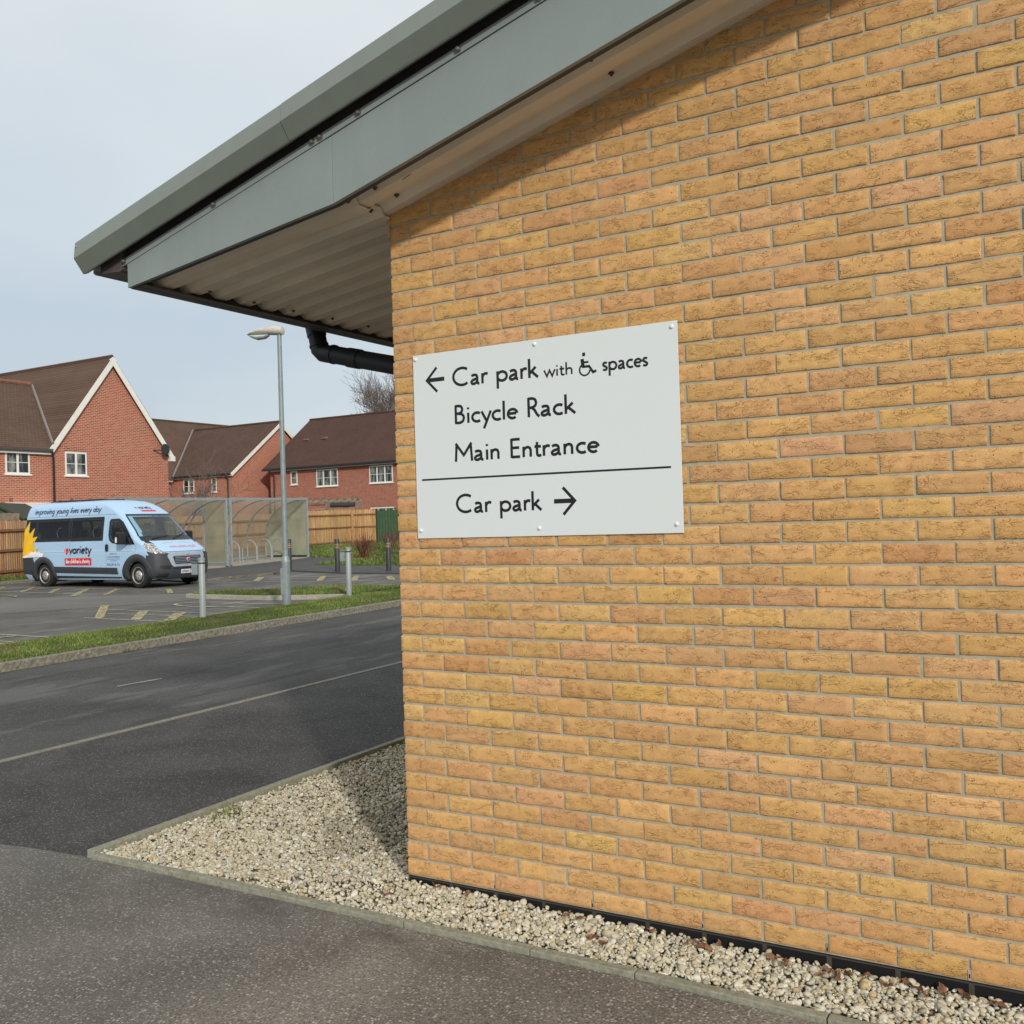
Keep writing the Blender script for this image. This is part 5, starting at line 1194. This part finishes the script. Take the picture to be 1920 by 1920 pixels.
m = MB(); m.box(-48.3, -27.5, 48.34, 48.47, 5.655, 5.80); m.build('gutter', M['pipe'], Ch, bev=.02)  # enlarged near-black gutter, eaves shade included in its colour and depth
m = MB(); m.box(-47.9, -27.5, 48.47, 48.78, 5.60, 5.65); m.build('fascia_board', M['bargewhite'], Ch)
m = MB(); m.tube([(-47.7, 48.42, 5.68), (-47.62, 48.55, 5.5), (-47.50, 48.72, 5.3), (-47.50, 48.72, .4)], .05, 8); m.build('downpipe', M['pipe'], Ch, smooth=True)
window(Ch, 'y', 48.781, -45.95, -45.34, 4.60, 5.53, 1); window(Ch, 'y', 48.781, -43.58, -41.67, 4.36, 5.53, 3); window(Ch, 'y', 48.781, -38.94, -36.99, 4.38, 5.54, 3); window(Ch, 'y', 48.781, -38.92, -36.98, 1.5, 2.75, 3)
m = MB()
for i in range(26): m.box(-38.98+i*.079, -38.92+i*.079, 48.775, 48.7805, 2.76, 2.98)
m.build('window_arch', M['rbrickCy'], Ch)
for x in (-46.57, -44.8):
    z = 5.82+(51.1-48.45)*.7798; MB().prism([(x-.28, z), (x+.28, z), (x+.22, z+.14), (x-.10, z+.12)], 'y', 51.0, 51.35).build('roof_vent', M['ridge'], Ch, bev=.02)
# ---- pergola of weathered timber
pg = thing('pergola', 'weathered grey timber pergola with a rolled dark awning behind the fence', 'pergola', (-35.7, 41.2, .6))
a = Vector((-37.2, 40.37, 0)); b = Vector((-34.52, 41.94, 0)); dd = (b-a).normalized(); nn = Vector((-dd.y, dd.x, 0))
def PP(t, z, o=0): v = a+(b-a)*t+nn*o; return (v.x, v.y, z)
m = MB(); m.beam(PP(0, 3.08), PP(1, 3.12), .05, .17); m.build('beam', M['oldwood'], pg); m = MB(); m.beam(PP(0, 3.08, 2), PP(1, 3.12, 2), .05, .17); m.build('beam', M['oldwood'], pg)
for t in (.44, 1.0):
    for o_ in (0, 2):
        m = MB(); m.beam(PP(t, .5, o_), PP(t, 3.05, o_), .12, .12, (1, 0, 0)); m.build('post', M['oldwood'], pg)
for i in range(7): m = MB(); m.beam(PP(.04+.15*i, 3.21, -.15), PP(.04+.15*i, 3.21, 2.1), .05, .10); m.build('rafter', M['oldwood'], pg)
m = MB(); m.tube([PP(.50, 2.80, -.02), PP(.62, 2.83, -.02), PP(.80, 2.81, -.02), PP(.97, 2.83, -.02)], [.13, .15, .15, .13], 10); m.build('awning', M['cabin'], pg)
for z in (2.62, 2.50, 2.38): m = MB(); m.beam(PP(0, z, .1), PP(.42, z, .1), .03, .06); m.beam(PP(.5, z-.05, -.05), PP(1, z-.05, -.05), .03, .035); m.build('trellis_slat', M['oldwood'], pg)
m = MB(); m.beam(PP(.0, 2.86, .05), PP(.40, 2.86, .05), .03, .05); m.build('trellis_slat', M['blackplastic'], pg)
# ---- close board fences
def fence(name, label, P, h, posts, rails=(.30, .95, 1.55), tone=(.50, .31, .15), topt=None, face=1, pnl=.10):
    """boards along polyline P with arris rails and posts on the near side"""
    c0 = P[0]; t = thing(name, label, 'fence', (c0[0], c0[1], zg(*c0)))
    V = []; F = []; C = []
    for p, q_ in zip(P[:-1], P[1:]):
        p = Vector((*p, 0)); q_ = Vector((*q_, 0)); L = (q_-p).length; d = (q_-p)/L; n_ = Vector((d.y, -d.x, 0))*face; k = int(L/pnl)
        for i in range(k):
            s0 = L*i/k; s1 = s0+L/k*.97; zb_ = zg(*(p+d*s0)[:2])+.03; hh_ = h+rng.normal(0, .008); o = rng.normal(0, .002)
            tn = np.array(tone)*rng.uniform(.78, 1.2)*np.array([1, rng.uniform(.92, 1.06), rng.uniform(.85, 1.1)])
            for (a_, b_) in ((s0, s1),):
                base = len(V)
                for s_, dd_ in ((a_, o+.004), (b_, o+.016)):
                    for z_ in (zb_, zb_+hh_): v = p+d*s_+n_*dd_; V.append((v.x, v.y, z_))
                for s_, dd_ in ((a_, o-.004), (b_, o-.0)):
                    for z_ in (zb_, zb_+hh_): v = p+d*s_+n_*dd_; V.append((v.x, v.y, z_))
                F += [(base, base+2, base+3, base+1), (base+4, base+5, base+7, base+6), (base+1, base+3, base+7, base+5), (base+2, base+6, base+7, base+3), (base, base+1, base+5, base+4)]
                tp = np.array(topt) if topt else tn*1.12
                C += [np.append(tn*.9, 1), np.append(tn, 1)]*4
    o = npmesh('boards', np.array(V)-np.array(t.location), np.array(F), M['fence'], np.array(C), t)
    for p, q_ in zip(P[:-1], P[1:]):
        p = Vector((*p, 0)); q_ = Vector((*q_, 0)); d = (q_-p).normalized(); n_ = Vector((d.y, -d.x, 0))*face
        for z_ in rails:
            m = MB(); a_ = p+n_*.045; b_ = q_+n_*.045; m.beam((a_.x, a_.y, zg(a_.x, a_.y)+z_), (b_.x, b_.y, zg(b_.x, b_.y)+z_), .055, .075); m.build('rail', M['railwood'], t)
        m = MB(); a_ = p+n_*.02; b_ = q_+n_*.02; m.beam((a_.x, a_.y, zg(a_.x, a_.y)+.06), (b_.x, b_.y, zg(b_.x, b_.y)+.06), .022, .16); m.build('gravel_board', M['railwood'], t)
    for (x, y) in posts:
        m = MB(); z_ = zg(x, y); m.box(x-.055, x+.055, y-.055, y+.055, z_-.1, z_+h-.04); m.build('post', M['postwood'], t)
    return t
M['railwood'] = simple('rail_timber', (.22, .105, .045), .85, 0, 6, .3); M['postwood'] = simple('post_timber', (.46, .29, .13), .85, 0, 6, .25)
fence('timber_fence', 'closeboard timber fence running behind the van and the cycle shelter', [(-24.2, 7.8), (-26.27, 14.7), (-28.6, 21.4), (-30.6, 28.1), (-32.1, 32.6), (-33.44, 36.46)], 1.78, [(-28.52, 21.4), (-30.5, 28.1), (-32.02, 32.6)], (.26, .90, 1.52), (.50, .30, .165))
fence('timber_fence', 'bright new closeboard timber fence between the cycle shelter and the green panel', [(-33.44, 36.46), (-33.53, 40.23), (-32.32, 40.93)], 1.90, [(-33.44, 40.20)], (.15, .97, 1.66), (.53, .345, .165))
gp = thing('garden_trellis', 'weathered grey upper boards standing above the fence behind the van', 'fence', (-27.3, 14.9, .25))
m = MB(); p0 = Vector((-26.2, 11.5, 0)); p1 = Vector((-27.5, 16.2, 0)); d0 = (p1-p0).normalized()
for i in range(44):
    s_ = p0+d0*.11*i; m.box(s_.x-.008, s_.x+.008, s_.y, s_.y+.104, zg(s_.x, s_.y)+.2, zg(s_.x, s_.y)+2.06+random.uniform(-.01, .01))
m.build('boards', M['oldwood'], gp)
m = MB(); m.beam((-26.17, 11.5, 2.0), (-27.45, 16.2, 2.06), .04, .05); m.build('rail', M['oldwood'], gp)
sh = thing('garden_shed', 'low garden shed with dark felt gable roof behind the fence at the left edge', 'shed', (-29.8, 17.0, .35))
sp = Vector((-29.75, 16.9, 0)); e1 = Vector((.862, .505, 0)); e2 = Vector((-.505, .862, 0))
def SP(u, w, z): v = sp+e1*u+e2*w; return (v.x, v.y, z)
m = MB(); m.add([SP(-.95, 0, .2), SP(.75, 0, .2), SP(.75, 0, 2.2), SP(-.1, 0, 2.62), SP(-.95, 0, 2.2), SP(-.95, 2, .2), SP(.75, 2, .2), SP(.75, 2, 2.2), SP(-.1, 2, 2.62), SP(-.95, 2, 2.2)], [(0, 1, 2, 3, 4), (9, 8, 7, 6, 5), (0, 5, 6, 1), (1, 6, 7, 2), (4, 9, 5, 0)]); m.build('wall', M['greenwood'], sh)
MB().slab([SP(.98, -.15, 2.15), SP(-.1, -.15, 2.73), SP(-.1, 2.1, 2.73), SP(.98, 2.1, 2.15)], .07).build('roof', M['shedroof'], sh); MB().slab([SP(-1.18, -.15, 2.15), SP(-.101, -.15, 2.73), SP(-.101, 2.1, 2.73), SP(-1.18, 2.1, 2.15)], .07).build('roof', M['shedroof'], sh)
# green panel
gn = thing('green_panel', 'dark green ribbed garden panel between the timber fence and the yellow brick corner', 'fence panel', (-31.6, 41.35, zg(-31.6, 41.3)))
m = MB(); g0 = Vector((-32.28, 40.95, 0)); g1 = Vector((-29.8, 42.4, 0)); dg = (g1-g0).normalized(); ng = Vector((dg.y, -dg.x, 0)); vs = []; k = 70
for i in range(k+1):
    v = g0+(g1-g0)*i/k+ng*(.03 if i % 4 < 2 else 0); z_ = zg(v.x, v.y)
    vs += [(v.x, v.y, z_), (v.x, v.y, z_+1.86)]
m.add(vs, [(2*i, 2*i+2, 2*i+3, 2*i+1) for i in range(k)]); m.build('ribbed_sheet', M['greenwood'], gn, fixn=False)
m = MB(); m.beam((g0.x, g0.y, 2.47), (g1.x, g1.y, 2.5), .06, .05); m.build('top_rail', M['greenwood'], gn)
m = MB(); m.box(g0.x-.05, g0.x+.05, g0.y-.05, g0.y+.05, .4, 2.5); m.build('post', M['shedroof'], gn)
# ---- cycle shelter: two bays
st = thing('cycle_shelter', 'curved cycle shelter with grey steel hoops and frosted plastic sheeting', 'cycle shelter', (-24, 21, zg(-24, 21)))
def FX(y): return -23.12-(y-21.06)*.194
def arch_pts(y, n=16):
    x0 = FX(y); z0 = zg(x0, y)+.05; H = 2.30; Dp = 2.25
    P_ = []
    for i in range(n+1):
        t = R(90*i/n); P_.append((x0-Dp*math.sin(t)**1.0, y, z0+ .75+(H-.75)*math.cos(t)**.85 if i < n else z0+.75))
    return [(x0, y, z0+H)]+P_[1:]+[(x0-Dp, y, z0)], z0, x0
archY = [15.6, 17.0, 18.35, 19.7, 20.93, 21.18, 22.40, 23.63, 24.87, 26.12]
for y in archY:
    P_, z0, x0 = arch_pts(y); m = MB(); m.tube(P_, .028, 8); m.build('arch', M['steel'], st, smooth=True)
for y in (15.6, 20.93, 21.18, 26.12):
    x0 = FX(y); z0 = zg(x0, y)+.05; m = MB(); m.box(x0-.035, x0+.035, y-.035, y+.035, z0, z0+2.32); m.build('front_post', M['steel'], st)
    m = MB(); m.box(x0-.07, x0+.07, y-.06, y+.06, z0, z0+.012); m.build('base_plate', M['steel'], st)
for a_, b_ in ((15.6, 20.93), (21.18, 26.12)):
    m = MB(); m.beam((FX(a_), a_, zg(FX(a_), a_)+2.35), (FX(b_), b_, zg(FX(b_), b_)+2.35), .05, .09); m.build('front_beam', M['steel'], st)
    m = MB(); m.beam((FX(a_)-2.25, a_, zg(FX(a_), a_)+.12), (FX(b_)-2.25, b_, zg(FX(b_), b_)+.12), .05, .06); m.build('rear_rail', M['steel'], st)
def shell(ya, yb, mat, name, i0, i1):
    Pa, _, _ = arch_pts(ya); Pb, _, _ = arch_pts(yb); m = MB(); Pa = Pa[i0:i1]; Pb = Pb[i0:i1]; n_ = len(Pa)
    def o(p, c): return (p[0]-.03 if p[2] < 9 else p[0], p[1], p[2]+.02)
    m.add([o(p, 0) for p in Pa]+[o(p, 0) for p in Pb], [(i, i+1, n_+i+1, n_+i) for i in range(n_-1)]); return smooth_all(m.build(name, mat, st, fixn=False))
for ya, yb in zip(archY[:-1], archY[1:]):
    if yb-ya < .5: continue
    shell(ya, yb, M['sheetroof'], 'roof_sheet', 0, 11); shell(ya, yb, M['sheet'], 'rear_sheet', 10, 18)
def endp(y, mat, rail=True, x_in=0):
    P_, z0, x0 = arch_pts(y); poly = [(p[0], p[2]) for p in P_ if p[0] > x0-2.25+x_in-.001]; 
    poly = [(x0, z0+.14)]+poly+[(poly[-1][0], z0+.14)] if x_in else [(x0, z0+.14)]+poly[:-1]+[(x0-2.25, z0+.14)]
    m = MB(); m.prism(poly, 'y', y-.003, y+.003); m.build('end_sheet', mat, st)
    m = MB(); m.beam((x0, y, z0+.12), (poly[-1][0], y, z0+.12), .04, .05); m.build('end_rail', M['steel'], st)
endp(26.12, M['sheetend']); endp(20.93, M['sheet'], True, 1.15); endp(15.6, M['sheet'])
y = 20.93; x0 = FX(y); m = MB(); m.box(x0-1.13, x0-1.08, y-.03, y+.03, zg(x0, y)+.05, zg(x0, y)+1.98); m.build('end_stud', M['steel'], st)
stand = None
for i, (y, lb) in enumerate(((16.6, 'steel hoop cycle stand in the left bay of the shelter, behind the van'), (18.9, 'steel hoop cycle stand seen through the frosted panel behind the van'), (20.2, 'steel hoop cycle stand behind the frosted end panel near the shelter posts'),
        (22.35, 'steel hoop cycle stand just right of the middle shelter posts'), (23.4, 'steel hoop cycle stand, second from the middle shelter posts'), (24.35, 'steel hoop cycle stand, third from the middle shelter posts'), (25.35, 'steel hoop cycle stand half hidden by the lamp post'))):
    x = FX(y)-.95; z = zg(x, y)+.05
    if stand is None:
        stand = thing('cycle_stand', lb, 'cycle stand', (x, y, z), 'hoop cycle stands in the shelter')
        w_ = .36; P_ = [(x+w_, y, z), (x+w_, y, z+.45)]+[(x+w_*math.cos(R(t)), y, z+.45+.33*math.sin(R(t))) for t in range(15, 180, 15)]+[(x-w_, y, z+.45), (x-w_, y, z)]
        m = MB(); m.tube(P_, .026, 8); m.build('hoop', M['steel'], stand, smooth=True)
        for s_ in (-1, 1): m = MB(); m.lathe((x+s_*w_, y, z), [(.055, 0), (.055, .008), (.03, .012)], 10); m.build('foot_plate', M['steel'], stand)
    else: dup(stand, (x, y, z), lb)
# ---- bare shrubs and trees
def grow(m, p, d, L, r, lv, spread=.55, up=.05, twig=None, seg=4, kids=(2, 4), rmin=.004):
    pts = [p.copy()]; rad = [r]; dd_ = d.copy()
    for i in range(seg):
        dd_ = (dd_+Vector(rng.normal(0, .13, 3))+Vector((0, 0, up))).normalized(); p = p+dd_*L/seg; pts.append(p.copy()); rad.append(max(rmin, r*(1-.55*(i+1)/seg)))
    m_ = m if (lv > 1 or twig is None) else twig
    m_.tube(pts, rad, 5 if r > .03 else 3, cap=False)
    if lv <= 0: return
    for k in range(rng.integers(*kids)+1):
        t = rng.uniform(.35, 1); i = min(seg-1, int(t*seg)); q_ = pts[i]+(pts[i+1]-pts[i])*(t*seg-i) if t < 1 else pts[-1]
        ax = Vector(rng.normal(0, 1, 3)); nd = (dd_+ax.normalized()*spread*rng.uniform(.7, 1.4)).normalized()
        grow(m, q_, nd, L*rng.uniform(.55, .8), max(rmin, r*.5), lv-1, spread, up, twig, seg, kids, rmin)
def tree(name, label, x, y, h, r, lv, group=None, n0=4, spread=.55, mat='bark', lean=.5, trunk=.35, rmin=.008):
    z = zg(x, y); t = thing(name, label, 'tree', (x, y, z), group); mt = MB(); mc = MB()
    mt.tube([(x, y, z-.2), (x+.05, y, z+h*trunk*.5), (x, y, z+h*trunk)], [r*1.25, r, r*.8], 9); mt.build('trunk', M[mat], t, smooth=True)
    for k in range(n0):
        a_ = 2*math.pi*k/n0+rng.uniform(-.4, .4); d = Vector((math.cos(a_)*lean, math.sin(a_)*lean, 1)).normalized()
        grow(mc, Vector((x, y, z+h*trunk*.97)), d, h*.33, r*.55, lv, spread, .06, None, 4, (3, 5), rmin)
    mc.build('crown', M[mat], t, fixn=False); return t
tree('bare_tree', 'bare winter tree rising behind the long roof next to the yellow brick corner', -45.8, 61.3, 12.6, .17, 4, None, 5, .60, 'bark', .70, .42, .011)
def shrub(name, label, x, y, h, n, lv, mat, r, spread=.5, lean=.5, group=None, rmin=.004, kids=(2, 4)):
    z = zg(x, y); t = thing(name, label, 'shrub', (x, y, z), group); m = MB()
    for k in range(n):
        a_ = rng.uniform(0, 6.28); l_ = lean*rng.uniform(.2, 1.2)
        grow(m, Vector((x+rng.normal(0, .08), y+rng.normal(0, .08), z)), Vector((math.cos(a_)*l_, math.sin(a_)*l_, 1)).normalized(), h*rng.uniform(.45, .62), r, lv, spread, .08, None, 4, kids, rmin)
    m.build('branches', M[mat], t, fixn=False); return t
shrub('bare_shrub', 'tall leafless shrub with twiggy branches behind the shelter, in front of the middle house', -34.5, 30.3, 3.9, 8, 3, 'bark', .03, .62, .50, None, .007, (2, 4))
shrub('bare_shrub', 'leafless young bush between the near house and the shelter roof', -37.2, 31.9, 4.0, 5, 2, 'bark', .03, .5, .4, None, .007, (2, 4))
G_ = 'red stemmed shrubs on the lawn'
shrub('dogwood', 'red stemmed leafless shrub on the lawn just right of the second pale bollard', -20.6, 25.2, 1.15, 46, 1, 'dogwood', .012, .35, .85, G_, .006, (1, 3))
shrub('dogwood', 'smaller red stemmed shrub on the lawn behind the right charcoal bollard', -20.9, 28.2, 1.15, 34, 1, 'dogwood', .012, .35, .8, G_, .006, (1, 3))
shrub('dogwood', 'red stemmed shrub partly behind the yellow brick corner, farthest right', -18.9, 27.9, 1.0, 26, 1, 'dogwood', .012, .35, .8, G_, .006, (1, 3))
shrub('dogwood', 'low red stemmed shrub at the foot of the bright fence below the green panel', -25.6, 33.4, 1.05, 34, 1, 'dogwood', .012, .35, .8, G_, .007, (1, 3))
for i, (y, h, l) in enumerate(((23.3, 3.7, 'single thin bare stem leaning near the left downpipe of the gable'), (25.1, 3.8, 'thin bare stem rising below the middle of the gable, above the van'), (25.7, 3.8, 'forked thin bare stem right of the first one below the gable'), (26.5, 3.3, 'straight thin bare stem furthest right below the gable'))):
    shrub('bare_sapling', l, -34.9, y, h, 2, 1, 'twig', .02, .3, .12, 'thin bare stems in front of the gable', .010, (1, 3))
# ================================================================ camera, light, sky
cam = bpy.data.cameras.new('camera'); co = bpy.data.objects.new('camera', cam); COL.objects.link(co); S.camera = co
Rr_ = [(0.86234047, 0.50541995, -0.03032472), (0.03112615, 0.00686157, 0.99949191), (-0.50537123, 0.86284622, 0.00981477)]
mt = Matrix.Identity(4)
for i in range(3):
    mt[i][0] = Rr_[0][i]; mt[i][1] = Rr_[1][i]; mt[i][2] = -Rr_[2][i]
mt[0][3], mt[1][3], mt[2][3] = 2.63290, -3.50129, 1.53194
co.matrix_world = mt; cam.sensor_width = 36; cam.lens = 36*1855.117/1920; cam.clip_end = 3000; cam.clip_start = .05
sunv = Vector((.755*math.cos(R(23.8)), -.655*math.cos(R(23.8)), math.sin(R(23.8)))).normalized()
sl = bpy.data.lights.new('sun', 'SUN'); sl.energy = 2.4; sl.angle = R(2.6); sl.color = (1, .93, .82)
so = bpy.data.objects.new('sun', sl); COL.objects.link(so); so.rotation_euler = sunv.to_track_quat('Z', 'Y').to_euler()
W_ = bpy.data.worlds.new('World'); S.world = W_; W_.use_nodes = True; t = W_.node_tree; t.nodes.clear()
N = lambda k: t.nodes.new(k)
out = N('ShaderNodeOutputWorld'); bg = N('ShaderNodeBackground'); sky = N('ShaderNodeTexSky'); sky.sky_type = 'NISHITA'; sky.sun_disc = False
sky.sun_elevation = R(23.8); sky.sun_rotation = math.atan2(.755, -.655); sky.air_density = 1.3; sky.dust_density = 3.0; sky.ozone_density = 1.0
sc_ = N('ShaderNodeVectorMath'); sc_.operation = 'SCALE'; sc_.inputs[3].default_value = .085; t.links.new(sky.outputs[0], sc_.inputs[0])
tc = N('ShaderNodeTexCoord'); nz = N('ShaderNodeTexNoise'); nz.inputs['Scale'].default_value = 1.3; nz.inputs['Detail'].default_value = 5; nz.inputs['Roughness'].default_value = .5; nz.inputs['Distortion'].default_value = .4
mp = N('ShaderNodeMapping'); mp.inputs['Scale'].default_value = (1, 1, 2.2); mp.inputs['Location'].default_value = (.3, .1, .2); t.links.new(tc.outputs['Generated'], mp.inputs[0]); t.links.new(mp.outputs[0], nz.inputs['Vector'])
# high thin cloud: whiter towards the zenith, blue grey haze low down
sx = N('ShaderNodeSeparateXYZ'); t.links.new(tc.outputs['Generated'], sx.inputs[0])
mr = N('ShaderNodeMapRange'); mr.inputs[1].default_value = .12; mr.inputs[2].default_value = .62; mr.inputs[3].default_value = 0; mr.inputs[4].default_value = 1; t.links.new(sx.outputs[2], mr.inputs[0])
nr = N('ShaderNodeMapRange'); nr.inputs[1].default_value = .35; nr.inputs[2].default_value = .7; nr.inputs[3].default_value = -.28; nr.inputs[4].default_value = .34; t.links.new(nz.outputs[0], nr.inputs[0])
ad = N('ShaderNodeMath'); ad.operation = 'ADD'; ad.use_clamp = True; t.links.new(mr.outputs[0], ad.inputs[0]); t.links.new(nr.outputs[0], ad.inputs[1])
cr = N('ShaderNodeMix'); cr.data_type = 'RGBA'; t.links.new(ad.outputs[0], cr.inputs[0]); cr.inputs[6].default_value = (.57, .66, .755, 1); cr.inputs[7].default_value = (.92, .955, .945, 1)
mx = N('ShaderNodeMix'); mx.data_type = 'RGBA'; mx.inputs[0].default_value = .82; t.links.new(sc_.outputs[0], mx.inputs[6]); t.links.new(cr.outputs[2], mx.inputs[7])
t.links.new(mx.outputs[2], bg.inputs[0]); bg.inputs[1].default_value = 1.04; t.links.new(bg.outputs[0], out.inputs[0])
S.view_settings.view_transform = 'Standard'; S.view_settings.look = 'None'; S.view_settings.exposure = 0; S.view_settings.gamma = 1
S.render.engine = 'CYCLES'; S.cycles.max_bounces = 8; S.cycles.transparent_max_bounces = 24
